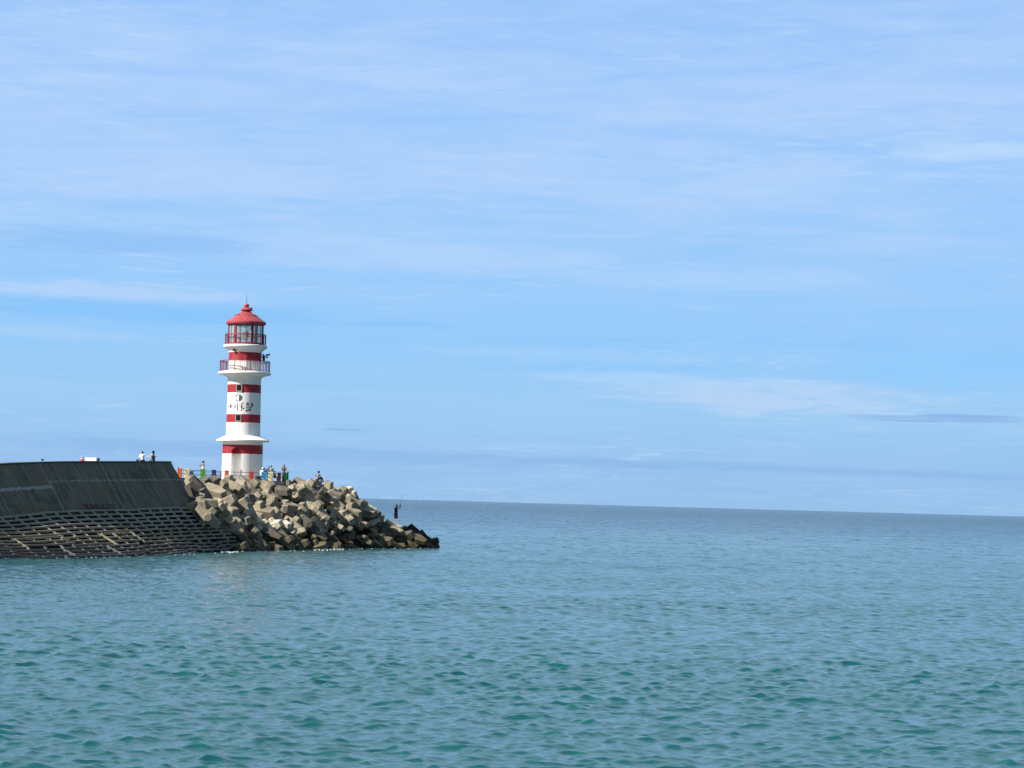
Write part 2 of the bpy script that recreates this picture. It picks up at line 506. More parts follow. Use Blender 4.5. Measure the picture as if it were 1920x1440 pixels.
    h3 = k.m('MULTIPLY', k.m('MULTIPLY', k.noise(v2, 1.0, 8, 0.78, 0.5), 3.2), far)
    gst = k.noise(k.comb(k.m('MULTIPLY', x, 0.035), k.m('MULTIPLY', y, 0.030), 8.0), 1.0, 5, 0.65, 0.6)
    gs = k.m('ADD', 0.65, k.m('MULTIPLY', k.smooth(gst, 0.35, 0.65), 0.7))
    k.l.new(k.m('MULTIPLY', k.m('ADD', k.m('ADD', h1, h2), h3), gs), bn.inputs['Height'])
    k.l.new(bn.outputs[0], bs.inputs['Normal'])
    me.materials.append(m_)
    return o
make_sea()

# sea bed far below so that nothing shows through from the side
# ------------------------------------------------------------------ promenade (deck of the breakwater)
def make_deck():
    mb = MB()
    ss = list(np.linspace(-40, 39, 40)) + [40.8, 44, 50, 56, 62, 66, 69, 72, 75, 78, 80]
    rows = []
    for s in ss:
        lf = 6.6 if s < 40 else ip(s, (41, 51, 67, 74, 80), (11.4, 10.2, 5.8, 5.5, 9.0))
        lb = 20.0 - max(0, s - 72) * 0.7
        z = zD(s)
        rows.append([P(s, lf, -2), P(s, lf, z), P(s, lb, z), P(s, lb + 3, -2)])
    vs = [p for r_ in rows for p in r_]
    fs = []
    for i in range(len(rows) - 1):
        for j in range(3):
            a = i * 4 + j
            fs.append((a, a + 4, a + 5, a + 1))
    n = len(rows) - 1
    fs.append((n * 4, n * 4 + 1, n * 4 + 2, n * 4 + 3)); fs.append((3, 2, 1, 0))
    mb.add(vs, fs)
    return tag(mb.build('promenade', M['deck']), kind='structure')
make_deck()

# ------------------------------------------------------------------ sloping sea wall
def wall_mat():
    m_ = bpy.data.materials.new('stained_wall_concrete'); m_.use_nodes = True
    k = NT(m_.node_tree); b = m_.node_tree.nodes['Principled BSDF']
    uvn = k.node('ShaderNodeTexCoord')
    u, v, _ = k.sep(uvn.outputs['UV'])       # u: metres along, v: 0 crest .. 1 foot
    st = k.noise(k.comb(k.m('MULTIPLY', u, 1.6), k.m('MULTIPLY', v, 1.2), 0), 1.0, 8, 0.72)
    st2 = k.noise(k.comb(k.m('MULTIPLY', u, 5.0), k.m('MULTIPLY', v, 1.6), 4), 1.0, 5, 0.7)
    bl = k.noise(k.comb(k.m('MULTIPLY', u, 0.28), k.m('MULTIPLY', v, 2.2), 2), 1.0, 6, 0.6)
    c = k.mix(k.smooth(st, 0.32, 0.68), (0.058, 0.060, 0.044), (0.175, 0.178, 0.132))
    c = k.mix(k.smooth(bl, 0.42, 0.70), c, (0.13, 0.110, 0.080))
    c = k.mix(k.m('MULTIPLY', k.smooth(st2, 0.60, 0.74), 0.8), c, (0.36, 0.40, 0.35))
    # algae-dark zone
    c = k.mix(k.m('MULTIPLY', k.smooth(bl, 0.50, 0.30), 0.6), c, (0.025, 0.035, 0.032))
    # lime bleeding along the pour joint, lower left of s=20
    nz = k.m('MULTIPLY', k.m('SUBTRACT', k.noise(k.comb(k.m('MULTIPLY', u, 0.9), 0.0, 7), 1.0, 5, 0.6), 0.5), 0.10)
    nf = k.noise(k.comb(k.m('MULTIPLY', u, 3.0), k.m('MULTIPLY', v, 22.0), 3), 1.0, 5, 0.7)
    left = k.smooth(u, 17.1, 16.6)
    j1 = k.m('ABSOLUTE', k.m('SUBTRACT', v, k.m('ADD', 0.50, nz)))
    m1 = k.m('MULTIPLY', k.m('MULTIPLY', k.smooth(j1, 0.045, 0.015), left), k.smooth(nf, 0.30, 0.50))
    j2 = k.m('ABSOLUTE', k.m('SUBTRACT', v, k.m('ADD', 0.39, k.m('MULTIPLY', nz, 0.6))))
    m2 = k.m('MULTIPLY', k.m('MULTIPLY', k.smooth(j2, 0.035, 0.005), k.m('SUBTRACT', 1.0, left)), k.smooth(nf, 0.40, 0.62))
    c = k.mix(k.m('MULTIPLY', k.m('ADD', m1, m2, clamp=True), 0.6), c, (0.36, 0.42, 0.40))
    # construction joints every few metres
    def joint(u0, wd):
        return k.smooth(k.m('ABSOLUTE', k.m('SUBTRACT', u, u0)), wd, wd * 0.3)
    js = k.m('ADD', k.m('ADD', joint(16.9, 0.12), joint(27.2, 0.07)), k.m('ADD', joint(34.0, 0.06), joint(8.6, 0.06)), clamp=True)
    c = k.mix(k.m('MULTIPLY', js, 0.55), c, (0.28, 0.32, 0.30))
    k.l.new(c, b.inputs['Base Color'])
    b.inputs['Roughness'].default_value = 0.85
    b.inputs['Specular IOR Level'].default_value = 0.2
    bn = k.node('ShaderNodeBump'); bn.inputs['Strength'].default_value = 0.6; bn.inputs['Distance'].default_value = 0.04
    k.l.new(st, bn.inputs['Height']); k.l.new(bn.outputs[0], b.inputs['Normal'])
    return m_
M['wall'] = wall_mat()

def make_wall():
    root = empty('sea_wall', P(S_END, 6.5, 0), 'tall dark grey streaked concrete sea wall sloping down on the left', 'sea wall')
    ss = list(np.linspace(-40, S_END, 110)); nv = 14
    vs, uvs = [], []
    rnd = random.Random(3)
    for s in ss:
        for j in range(nv + 1):
            v = j / nv
            wob = 0.03 * math.sin(s * 1.7 + j) + 0.02 * math.sin(s * 4.1 + j * 2.3)
            vs.append(P(s, 6.5 - 2.5 * v + (wob if 0 < v < 1 else 0), zC(s) * (1 - v) + zL(s) * v - (0.25 if j == nv else 0)) - P(S_END, 6.5, 0))
            uvs.append((s, v))
    fs = []
    for i in range(len(ss) - 1):
        for j in range(nv):
            a = i * (nv + 1) + j
            fs.append((a, a + 1, a + nv + 2, a + nv + 1))
    mb = MB(); mb.add(vs, fs)
    face = mb.build('sloping_face', M['wall'], root, smooth=30)
    uvl = face.data.uv_layers.new(name='UV')
    for lp in face.data.loops:
        uvl.data[lp.index].uv = uvs[lp.vertex_index]
    # body: crest, back and end
    mb = MB()
    O = P(S_END, 6.5, 0)
    bs = []
    for s in ss:
        bs += [P(s, 6.5, zC(s)) - O, P(s, 7.35, zC(s)) - O, P(s, 7.35, zD(s) - 0.3) - O]
    f2 = []
    for i in range(len(ss) - 1):
        a = i * 3
        f2 += [(a, a + 3, a + 4, a + 1), (a + 1, a + 4, a + 5, a + 2)]
    mb.add(bs, f2)
    e = [P(S_END, 6.5, zC(S_END)), P(S_END, 4.0, zL(S_END) - 0.25), P(S_END, 4.0, -1), P(S_END, 7.35, -1), P(S_END, 7.35, zC(S_END))]
    mb.add([p - O for p in e], [(0, 1, 2, 3, 4)])
    mb.build('crest', M['wall'], root)
    # thin capping lip
    lip = MB()
    for a, b in zip(ss[:-1], ss[1:]):
        pa, pb = P(a, 6.9, zC(a) + 0.03) - O, P(b, 6.9, zC(b) + 0.03) - O
        dv = pb - pa
        q = Matrix((dv.normalized(), nn, Vector(dv.normalized().cross(nn)))).transposed()
        lip.box((pa + pb) / 2, (dv.length, 0.95, 0.06), q)
    lip.build('coping', M['wallcap'], root)
    return root
M['wallcap'] = mat('coping_concrete', (0.07, 0.075, 0.07), 0.85, var=0.4, vscale=2)
make_wall()

# ------------------------------------------------------------------ grid revetment below the wall
def beam_mat():
    m_ = bpy.data.materials.new('revetment_beam_concrete'); m_.use_nodes = True
    k = NT(m_.node_tree); b = m_.node_tree.nodes['Principled BSDF']
    geo = k.node('ShaderNodeNewGeometry')
    x, y, z = k.sep(geo.outputs['Position'])
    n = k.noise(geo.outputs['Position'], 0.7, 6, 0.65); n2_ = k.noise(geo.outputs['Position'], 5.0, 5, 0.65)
    sunlit_mid = k.mix(k.smooth(n, 0.35, 0.68), (0.20, 0.18, 0.135), (0.33, 0.30, 0.22))  # mid-slope concrete, warm tan painted in for sun on the beams
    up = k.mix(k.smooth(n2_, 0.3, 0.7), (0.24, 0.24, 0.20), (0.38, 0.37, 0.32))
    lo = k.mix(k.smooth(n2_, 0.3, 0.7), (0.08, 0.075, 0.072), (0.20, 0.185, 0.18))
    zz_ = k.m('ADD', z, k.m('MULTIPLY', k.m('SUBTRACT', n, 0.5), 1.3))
    c = k.mix(k.smooth(zz_, 2.6, 1.9), up, sunlit_mid)
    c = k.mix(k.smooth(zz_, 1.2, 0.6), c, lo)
    rust = k.smooth(k.noise(geo.outputs['Position'], 1.3, 4, 0.6), 0.60, 0.70)
    c = k.mix(k.m('MULTIPLY', rust, 0.6), c, (0.14, 0.085, 0.045))
    k.l.new(c, b.inputs['Base Color']); b.inputs['Roughness'].default_value = 0.85
    return m_
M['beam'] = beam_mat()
M['void'] = mat('shade_dark_bed', (0.012, 0.011, 0.010), 0.9, 0.1, var=0.5, vscale=2)  # near-black colour stands in for shade inside the grid cells

def make_grid():
    root = empty('slope_revetment', P(20, 0, 0), 'open concrete grid paving of dark cells below the sea wall', 'revetment')
    O = P(20, 0, 0)
    rnd = random.Random(11)
    def Q(s, v, up=0.0):
        # v 0 at the foot of the wall, 1 at the waterline, a little past it below
        l = 4.05 + (toe(s) - 4.05) * v
        z = zL(s) * (1 - v) - 0.16 * math.sin(min(max(v, 0), 1) * PI)
        t_ = Vector((0, 0, 1)) * 0.72 - nn * 0.69
        return P(s, l, z) + t_ * up
    du, rows = 2.05, 13
    dv = 1.0 / 12.2
    cols = int(74 / du)
    s_of = lambda i: -28 + i * du
    panels = {}
    def off(i, k):
        # panels of 4x3 cells that have settled; the lower half is more disturbed
        lower = k >= 6
        key = ((i + (k // 3)) // (4 if not lower else 3), k // (6 if not lower else 3))
        if key not in panels:
            a = 0.04 if not lower else 0.13
            panels[key] = (rnd.uniform(-a, a), rnd.uniform(-a, a) * 1.6, rnd.uniform(-1, 1) * (0.006 if not lower else 0.03), rnd.uniform(-1, 1) * (0 if not lower else 0.35))
        return panels[key]
    mb = MB()
    def seg(a, b, w_, h_):
        dv_ = b - a
        if dv_.length < 1e-4: return
        x_ = dv_.normalized(); y_ = Vector((0, 0, 1)).cross(x_)
        if y_.length < 0.05: return
        y_.normalize(); z_ = x_.cross(y_)
        R_ = Matrix((x_, y_, z_)).transposed()
        mb.box((a + b) / 2 - O, (dv_.length + 0.02, w_, h_), R_)
    for i in range(cols):
        for k in range(rows):
            h, tv, tw, sh = off(i, k)
            s0, s1 = s_of(i), s_of(i + 1)
            v0, v1 = k * dv + 0.008, (k + 1) * dv + 0.008
            def D(s, v):
                return Q(s + sh, v + tw * ((s - s_of(i - i % 4)) / 6.0) + tv * 0.10, h + 0.02)
            lim = S_END + 0.2 + 3.5 * v0     # right-hand edge runs out under the armour blocks
            if s1 > lim + du: continue
            seg(D(s0, v0), D(min(s1, lim + 1.0), v0), 0.18 + rnd.uniform(-.02, .03), 0.14)
            if rnd.random() < (0.0 if k < 6 else 0.03): continue
            lo_ = Vector((0, 0, -0.05)); seg(D(s0, v0) + lo_, D(s0, v1) + lo_, 0.17, 0.14)
            if k == rows - 1:
                seg(D(s0, v1), D(s1, v1), 0.17, 0.14)
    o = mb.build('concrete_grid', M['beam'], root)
    # a few proud ribs that broke free and caught the light
    for (s, v, ln, tilt) in ((19.0, .50, 1.3, .0), (22.8, .47, 2.6, -.06)):
        a, b = Q(s, v, 0.22 + tilt), Q(s + 0.15, v + 0.09 * ln, 0.10)
        d_ = b - a; x_ = d_.normalized(); y_ = Vector((0, 0, 1)).cross(x_).normalized(); z_ = x_.cross(y_)
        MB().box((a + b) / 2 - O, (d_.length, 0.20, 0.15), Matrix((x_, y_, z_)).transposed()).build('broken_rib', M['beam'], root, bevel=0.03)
    # bed under the grid, near-black to give the open cells their shade
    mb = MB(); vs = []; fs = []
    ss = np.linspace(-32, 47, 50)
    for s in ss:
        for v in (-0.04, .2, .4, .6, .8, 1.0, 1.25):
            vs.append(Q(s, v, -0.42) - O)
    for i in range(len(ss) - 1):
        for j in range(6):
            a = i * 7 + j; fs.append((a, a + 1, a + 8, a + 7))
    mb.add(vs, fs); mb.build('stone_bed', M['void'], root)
    # ledge of darker rendered patch at the foot of the wall
    mb = MB()
    a, b = P(20.6, 4.25, zL(20.6) + 0.30), P(25.4, 4.25, zL(25.4) + 0.27)
    d_ = b - a; x_ = d_.normalized(); y_ = Vector((0, 0, 1)).cross(x_).normalized(); z_ = x_.cross(y_)
    mb.box((a + b) / 2 - O, (d_.length, 0.35, 0.42), Matrix((x_, y_, z_)).transposed())
    mb.build('foot_ledge', M['ledge'], root, bevel=0.05)
    return root
M['ledge'] = mat('ledge_brown_concrete', (0.10, 0.085, 0.065), 0.9, var=0.6, vscale=3, bump=0.6, bscale=6)
make_grid()

# ------------------------------------------------------------------ lighthouse
TY = 231.0
TB = atY(454.6, 890, TY)
SCL = F / TY
TILT = -0.0065
def tz(y): return H + (927.9 - y) / SCL
TWR = empty('lighthouse', (TB.x, TB.y, 0), 'red and white banded round lighthouse with two balconies and a red roof', 'lighthouse')
def part(mb, name, m_, parent=TWR, smooth=None, bevel=None, label=None):
    o = mb.build(name, m_, parent, smooth=smooth, bevel=bevel)
    if label: o['label'] = label
    return o
def pr(px): return px / SCL
# the angle of a point on the front: azimuth measured from the camera-facing direction, positive to the right
fd = Vector((-TB.x, -TB.y, 0)).normalized()
fa = math.atan2(fd.y, fd.x)
def on(r, a, z):     # a>0 to the right as seen by the camera
    return Vector((r * math.cos(fa + a), r * math.sin(fa + a), z))

# base drum with an arched niche (boolean difference)
BASE_R = pr(37.6)
base = MB()
base.lathe([(0.001, DECK - 0.2, 0), (BASE_R * 1.01, DECK - 0.2, 0), (BASE_R, tz(851.5), 1), (BASE_R * .995, tz(834.6), 0), (BASE_R * .99, tz(827.5), 0), (0.001, tz(827.5), 0)], 128)
bo = part(base, 'tower_base', [M['wwhite'], M['wred']])
cut = MB()
an = rad(-18.5)
hw = pr(9.6); top = tz(839.6); spring = top - hw
zb_ = tz(851.5)
prof = [(-hw, DECK - 0.5), (-hw, zb_)] + [(hw * -math.cos(t_), spring + hw * math.sin(t_)) for t_ in np.linspace(0, PI, 17)] + [(hw, zb_), (hw, DECK - 0.5)]
vs = []
for dpt in (BASE_R + 0.6, BASE_R - 0.75):
    for (x_, z_) in prof:
        c_ = on(dpt, an, z_) ; tdir = on(1, an + PI / 2, 0)
        vs.append(c_ + tdir * x_)
n_ = len(prof)
fs = [(i, (i + 1) % n_, n_ + (i + 1) % n_, n_ + i) for i in range(n_)] + [(0, n_ - 1, n_ - 2, 1), tuple(range(n_ - 2, 0, -1)), (n_, n_ + 1, 2 * n_ - 2, 2 * n_ - 1), tuple(range(n_ + 1, 2 * n_ - 1))]
cut.add(vs, fs)
cme = bpy.data.meshes.new('cut'); cme.from_pydata([tuple(v) for v in cut.v], [], cut.f)
bmx = bmesh.new(); bmx.from_mesh(cme); bmesh.ops.recalc_face_normals(bmx, faces=bmx.faces); bmx.to_mesh(cme); bmx.free()
cme.materials.append(M['wwhite']); cme.materials.append(M['wred'])
co = bpy.data.objects.new('cut', cme); COL.objects.link(co)
co.location = (TB.x, TB.y, 0)
bmx = bmesh.new(); bmx.from_mesh(bo.data); bmesh.ops.remove_doubles(bmx, verts=bmx.verts, dist=0.003); bmesh.ops.recalc_face_normals(bmx, faces=bmx.faces); bmx.to_mesh(bo.data); bmx.free()
md = bo.modifiers.new('niche', 'BOOLEAN'); md.object = co; md.operation = 'DIFFERENCE'; md.solver = 'EXACT'
bpy.context.view_layer.update()
ev = bo.evaluated_get(bpy.context.evaluated_depsgraph_get())
newme = bpy.data.meshes.new_from_object(ev)
bo.modifiers.clear(); bo.data = newme
bpy.data.objects.remove(co)
# paint: the niche takes the band colours of the wall around it
for p_ in newme.polygons:
    p_.material_index = 1 if tz(851.6) < p_.center.z < tz(834.5) else 0
    p_.use_smooth = True
newme.set_sharp_from_angle(angle=rad(30))
rim = MB()
pts = [on(BASE_R + 0.012, an + math.asin(max(-1, min(1, x_ * 1.04 / BASE_R))), z_ + 0.02) for i, (x_, z_) in enumerate(prof)]
rim.path(pts[2:-2], 0.022, 6)
part(rim, 'arch_rim', M['roofred'], bo)

# skirt cornice
part(MB().lathe([(pr(37.2), tz(829)), (pr(44), tz(828.6)), (pr(49.0), tz(828.3)), (pr(49.8), tz(827.2)), (pr(49.6), tz(825.6)), (pr(47), tz(824)), (pr(42), tz(821.6)),
                 (pr(36), tz(819)), (pr(32.6), tz(817.4)), (pr(31.6), tz(816.2)), (pr(31.2), tz(812))], 128), 'skirt_cornice', M['wwhite'], smooth=50)
# shaft with painted bands
sh = MB()
R1, R2 = pr(31.9), pr(31.0)
def rs(y): return R2 + (R1 - R2) * (y - 711) / (816 - 711)
band = [(816, 0), (793, 1), (777.6, 0), (737.2, 1), (721.7, 0), (711, 0)]
pf = []
for i, (y, mi) in enumerate(band): pf.append((rs(y), tz(y), mi))
sh.lathe(pf, 128)
shaft = part(sh, 'shaft', [M['wwhite'], M['wred']], smooth=30)
# lower gallery slab
part(MB().lathe([(pr(31), tz(712.5)), (pr(31.3), tz(710)), (pr(33), tz(707.3)), (pr(38), tz(705)), (pr(44), tz(703.6)), (pr(48.2), tz(702.8)), (pr(49.2), tz(701.6)), (pr(49.2), tz(699.5)),
                 (pr(48), tz(698)), (pr(46), tz(697.4)), (0.01, tz(697.2))], 128), 'lower_gallery_slab', M['wwhite'], smooth=50)
# upper drum, twelve-sided, red band on top of white
dr = MB().lathe([(pr(31.2), tz(698.5), 0), (pr(31.0), tz(677), 1), (pr(30.8), tz(661.2), 0), (pr(30.6), tz(656), 0)], 14, a0=fa + rad(4))
part(dr, 'upper_drum', [M['wwhite'], M['wred']])
# upper gallery slab
part(MB().lathe([(pr(31.2), tz(661.6)), (pr(31.8), tz(659.0)), (pr(34), tz(656.5)), (pr(38), tz(653.4)), (pr(40.4), tz(651.8)), (pr(41), tz(650.5)), (pr(41), tz(648.2)), (pr(40), tz(647.2)), (0.01, tz(646.8))], 128),
     'upper_gallery_slab', M['wwhite'], smooth=50)
# railings
def railing(name, rr, y0, y1, nb, nposts, midy=None):
    z0, z1 = tz(y0), tz(y1)
    mb = MB()
    N_ = 64
    for z_, r_ in ((z1, 0.045), (z1 - 0.10, 0.02), (z0 + 0.14, 0.025)):
        pts = [on(rr, 2 * PI * i / N_, z_) for i in range(N_ + 1)]
        mb.path(pts, r_, 6)
    for i in range(nb):
        a = 2 * PI * i / nb
        mb.tube(on(rr, a, z0 + 0.14), on(rr, a, z1 - 0.10), 0.014, n=5)
    o = part(mb, name, M['railred'])
    for i in range(nposts):
        a = 2 * PI * (i + .35) / nposts
        part(MB().tube(on(rr, a, z0), on(rr, a, z1), 0.04, n=8), 'post', M['railred'], o)
    return o
railing('lower_railing', pr(46.4), 697.4, 677.6, 72, 10)
railing('upper_railing', pr(38.2), 647, 627.6, 56, 8)
# lantern room
LR = pr(31.8)
z0, z1 = tz(647), tz(607.5)
for i in range(6):
    a = rad(-38 + 60 * i)
    R_ = Matrix.Rotation(fa + a, 3, 'Z')
    part(MB().box(on(LR, a, (z0 + z1) / 2), (0.16, 0.24, z1 - z0), R_), 'mullion', M['wred'], bevel=0.01)
gl = MB()
for i in range(6):
    a0_, a1_ = rad(-38 + 60 * i + 3), rad(-38 + 60 * (i + 1) - 3)
    for j in range(3):
        b0, b1 = a0_ + (a1_ - a0_) * j / 3, a0_ + (a1_ - a0_) * (j + 1) / 3
        gl.add([on(LR - .02, b0, z0 + .05), on(LR - .02, b1, z0 + .05), on(LR - .02, b1, z1 - .02), on(LR - .02, b0, z1 - .02)], [(0, 1, 2, 3)])
part(gl, 'lantern_glass', M['glass'])
for i in range(6):
    for j in (1, 2):
        a = rad(-38 + 60 * i + 20 * j)
        part(MB().tube(on(LR, a, z0), on(LR, a, z1), 0.022, n=6), 'glazing_bar', M['steel'])
part(MB().lathe([(LR + .07, z0), (LR + .07, z0 + .16), (LR - .08, z0 + .16), (LR - .08, z0)], 96), 'lantern_sill', M['wred'], smooth=40)
# beacon lamp
lamp = MB()
lamp.tube((0, 0, z0), (0, 0, z0 + 0.75), 0.14, n=20)
part(lamp, 'beacon_stand', M['frame'])
bl = MB().lathe([(0.18, z0 + .75), (0.30, z0 + .82), (0.33, z0 + 1.0), (0.30, z0 + 1.05), (0.32, z0 + 1.12), (0.29, z0 + 1.3), (0.12, z0 + 1.42), (0.06, z0 + 1.5), (0.09, z0 + 1.62), (0.01, z0 + 1.7)], 24)
part(bl, 'beacon_lamp', M['beacon'], smooth=40)
# roof
rf = MB().lathe([(LR - .05, tz(608.2)), (pr(34.5), tz(608.4)), (pr(37.0), tz(608.0)), (pr(37.3), tz(607.2)), (pr(37.3), tz(604.2)), (pr(36.6), tz(603.2)), (pr(33.5), tz(601.2)), (pr(27), tz(596.3)), (pr(20.2), tz(591.6)),
                 (pr(20.6), tz(591.2)), (pr(20.2), tz(590.6)), (pr(17), tz(588.6)), (pr(12.5), tz(586.6)), (pr(9.3), tz(585.3)), (pr(8.4), tz(584.3))], 96)
roof = part(rf, 'roof', M['roofred'], smooth=28)
ft = MB().lathe([(pr(8.2), tz(584.9)), (pr(8.0), tz(582.2)), (pr(11.2), tz(581.4)), (pr(11.4), tz(580.4)), (pr(9.5), tz(578.2)), (pr(6.5), tz(576.0)), (pr(3.6), tz(575.2)), (pr(4.9), tz(573.6)), (pr(5.1), tz(572)), (pr(4.4), tz(570)), (pr(2.4), tz(568.8)), (0.01, tz(568.4))], 40)
part(ft, 'roof_finial', M['roofred'], roof, smooth=45)
part(MB().tube((0, 0, tz(569)), (0.02, 0, tz(551)), 0.032, 0.012, 8), 'lightning_rod', M['steel'], roof)
for a in (-80, -40, 5, 40, 80, 130, 180, 230):
    r_ = pr(19.8)
    hk = MB(); hk.tube(on(r_, rad(a), tz(591)), on(r_ + .12, rad(a), tz(589.6)), 0.03, n=6); hk.tube(on(r_ + .12, rad(a), tz(589.6)), on(r_ + .2, rad(a), tz(591.4)), 0.025, n=6)
    part(hk, 'roof_hook', M['steel'], roof)
part(MB().ball(on(pr(9.5), rad(70), tz(579)), .1, .1, .22).tube(on(pr(9.5), rad(70), tz(581)), on(pr(13), rad(75), tz(580.8)), .04, n=6), 'vent_box', M['dark'], roof)
# windows in the red bands
for (yt, yb, wd) in ((722.3, 736.2, 11.5), (778.2, 792.0, 11.5)):
    a = rad(-17.5); r_ = rs(730) ; zc = (tz(yt) + tz(yb)) / 2; hh_ = tz(yt) - tz(yb); ww = pr(wd)
    Rm = Matrix.Rotation(fa + a, 3, 'Z')
    fr = MB()
    c_ = on(r_ + 0.01, a, zc); tg = on(1, a + PI / 2, 0)
    for sx in (-1, 1): fr.box(c_ + tg * sx * (ww / 2 - .03), (0.12, 0.06, hh_), Rm)
    fr.box(c_ + Vector((0, 0, -hh_ / 2 + .06)), (0.125, ww - .12, 0.09), Rm)
    fr.box(c_ + Vector((0, 0, hh_ / 2 - .04)), (0.125, ww - .12, 0.04), Rm)
    wn = part(fr, 'window', M['frame'])
    part(MB().box(on(r_ - 0.0, a, zc), (0.10, ww - .12, hh_ - .13), Rm), 'pane', M['pane'], wn)
    part(MB().box(on(r_ + 0.07, a, zc), (0.03, 0.03, hh_ - .2), Rm), 'glazing_bar', M['dark'], wn)

# emblem and brush lettering painted on the white band; traced in crop pixels (26.19 per photo pixel, origin 420,730)
def wall_pt(cx, cy, lift=0.012):
    x = 420 + cx / 26.19; y = 730 + cy / 26.19
    axis = 457.6 - (y - 757) * 0.0274
    r_ = rs(y)
    u = max(-.98, min(.98, (x - axis) / (r_ * SCL)))
    return on(r_ + lift, math.asin(u), tz(y - (x - axis) * 0.0274))
def stroke(mb, pts, wds, lift=0.012, mi=0):
    # brush stroke with varying width, a thin raised ribbon following the wall
    P2 = [Vector((a, b, 0)) for a, b in pts]
    fine = []; fw = []
    for i in range(len(P2) - 1):
        for k in range(4):
            t_ = k / 4
            p0 = P2[max(i - 1, 0)]; p1 = P2[i]; p2 = P2[i + 1]; p3 = P2[min(i + 2, len(P2) - 1)]
            q = 0.5 * ((2 * p1) + (-p0 + p2) * t_ + (2 * p0 - 5 * p1 + 4 * p2 - p3) * t_ ** 2 + (-p0 + 3 * p1 - 3 * p2 + p3) * t_ ** 3)
            fine.append(q); fw.append(wds[i] + (wds[i + 1] - wds[i]) * t_)
    fine.append(P2[-1]); fw.append(wds[-1])
    vs = []
    for i, q in enumerate(fine):
        a = fine[max(i - 1, 0)]; b = fine[min(i + 1, len(fine) - 1)]
        d_ = (b - a); d_ = d_.normalized() if d_.length > 0 else Vector((1, 0, 0))
        nrm = Vector((-d_.y, d_.x, 0)) * fw[i] * 0.58
        vs += [wall_pt(q.x + nrm.x, q.y + nrm.y, lift), wall_pt(q.x - nrm.x, q.y - nrm.y, lift)]
    mb.add(vs, [(2 * i, 2 * i + 1, 2 * i + 3, 2 * i + 2) for i in range(len(fine) - 1)], mi)
tx = MB()
ST = [
    # shen (left radical is faint on the turning wall)
    ([(240, 700), (262, 725)], [26, 16]), ([(225, 790), (262, 780), (235, 850), (215, 880)], [18, 22, 16, 8]), ([(246, 830), (246, 935)], [20, 16]), ([(262, 850), (275, 875)], [14, 8]),
    ([(320, 800), (312, 935)], [20, 22]), ([(320, 790), (370, 765), (410, 785), (400, 860), (350, 925)], [20, 26, 24, 22, 14]), ([(325, 850), (385, 840)], [20, 18]), ([(325, 905), (375, 895)], [18, 16]), ([(345, 690), (348, 860), (345, 1050)], [16, 22, 9]),
    # zhou
    ([(465, 890), (450, 915)], [14, 8]), ([(508, 810), (512, 900), (485, 995)], [16, 26, 20]), ([(575, 740), (592, 800), (570, 850), (590, 905), (570, 965)], [14, 22, 20, 24, 16]), ([(545, 850), (560, 880)], [14, 18]), ([(640, 840), (660, 820)], [14, 20]), ([(668, 695), (672, 860), (665, 1040), (640, 1080)], [26, 30, 34, 10]),
    # dong
    ([(750, 795), (800, 800), (770, 825)], [24, 26, 12]), ([(960, 718), (905, 705), (880, 760), (865, 850), (840, 935)], [38, 40, 26, 20, 30]), ([(800, 850), (870, 845), (940, 855)], [8, 18, 40]), ([(845, 935), (900, 950), (985, 960), (930, 1000)], [34, 20, 44, 12]), ([(880, 880), (876, 990), (870, 1075)], [16, 18, 40]), ([(870, 1080), (830, 1055), (800, 1020)], [40, 20, 6]),
    # dao
    ([(1165, 680), (1130, 720), (1105, 790), (1120, 900), (1115, 960)], [30, 36, 22, 18, 14]), ([(1150, 700), (1220, 705), (1230, 760), (1190, 800)], [30, 24, 18, 20]), ([(1120, 775), (1190, 770), (1205, 830), (1235, 865)], [26, 30, 24, 20]), ([(1055, 965), (1150, 930), (1290, 895), (1330, 920), (1290, 1000), (1240, 1015)], [8, 16, 30, 34, 26, 34]),
    ([(1170, 930), (1180, 1000), (1160, 1060)], [20, 26, 30]), ([(1100, 1030), (1075, 1075), (1110, 1100), (1190, 1065), (1280, 1050)], [26, 34, 40, 34, 40]), ([(1260, 1000), (1290, 1060), (1275, 1095)], [30, 40, 20]),
]
for pts, wds in ST: stroke(tx, pts, wds)
part(tx, 'brush_lettering', M['ink'])
sl = MB(); stroke(sl, [(1375, 672), (1375, 730), (1375, 790), (1375, 840), (1375, 882)], [6, 45, 74, 80, 30]); part(sl, 'seal_mark', M['inkblue'])
em = MB()
cx0, cy0, rr0 = 742, 450, 160
vs = [wall_pt(cx0 - 6, cy0 + rr0 * math.sin(t_)) for t_ in np.linspace(-PI / 2, PI / 2, 15)] + [wall_pt(cx0 + rr0 * math.cos(t_), cy0 + rr0 * math.sin(t_)) for t_ in np.linspace(-PI / 2, PI / 2, 15)]
em.add(vs, [(i, i + 1, 16 + i, 15 + i) for i in range(14)])
emo = part(em, 'emblem', M['inkteal'])
e2 = MB()
stroke(e2, [(cx0 + 165 * math.cos(t_), cy0 + 165 * math.sin(t_)) for t_ in np.linspace(rad(80), rad(165), 8)], [6, 14, 20, 28, 34, 30, 20, 12], 0.016)
stroke(e2, [(cx0 + 165 * math.cos(t_), cy0 + 165 * math.sin(t_)) for t_ in np.linspace(rad(195), rad(280), 8)], [14, 24, 36, 32, 22, 16, 10, 6], 0.016)
stroke(e2, [(640, 380), (655, 400), (620, 410)], [16, 12, 8], 0.016); stroke(e2, [(625, 480), (655, 492), (640, 525)], [14, 12, 8], 0.016)
stroke(e2, [(cx0 + 165 * math.cos(t_), cy0 + 165 * math.sin(t_)) for t_ in np.linspace(rad(-80), rad(80), 12)], [8] * 12, 0.016)
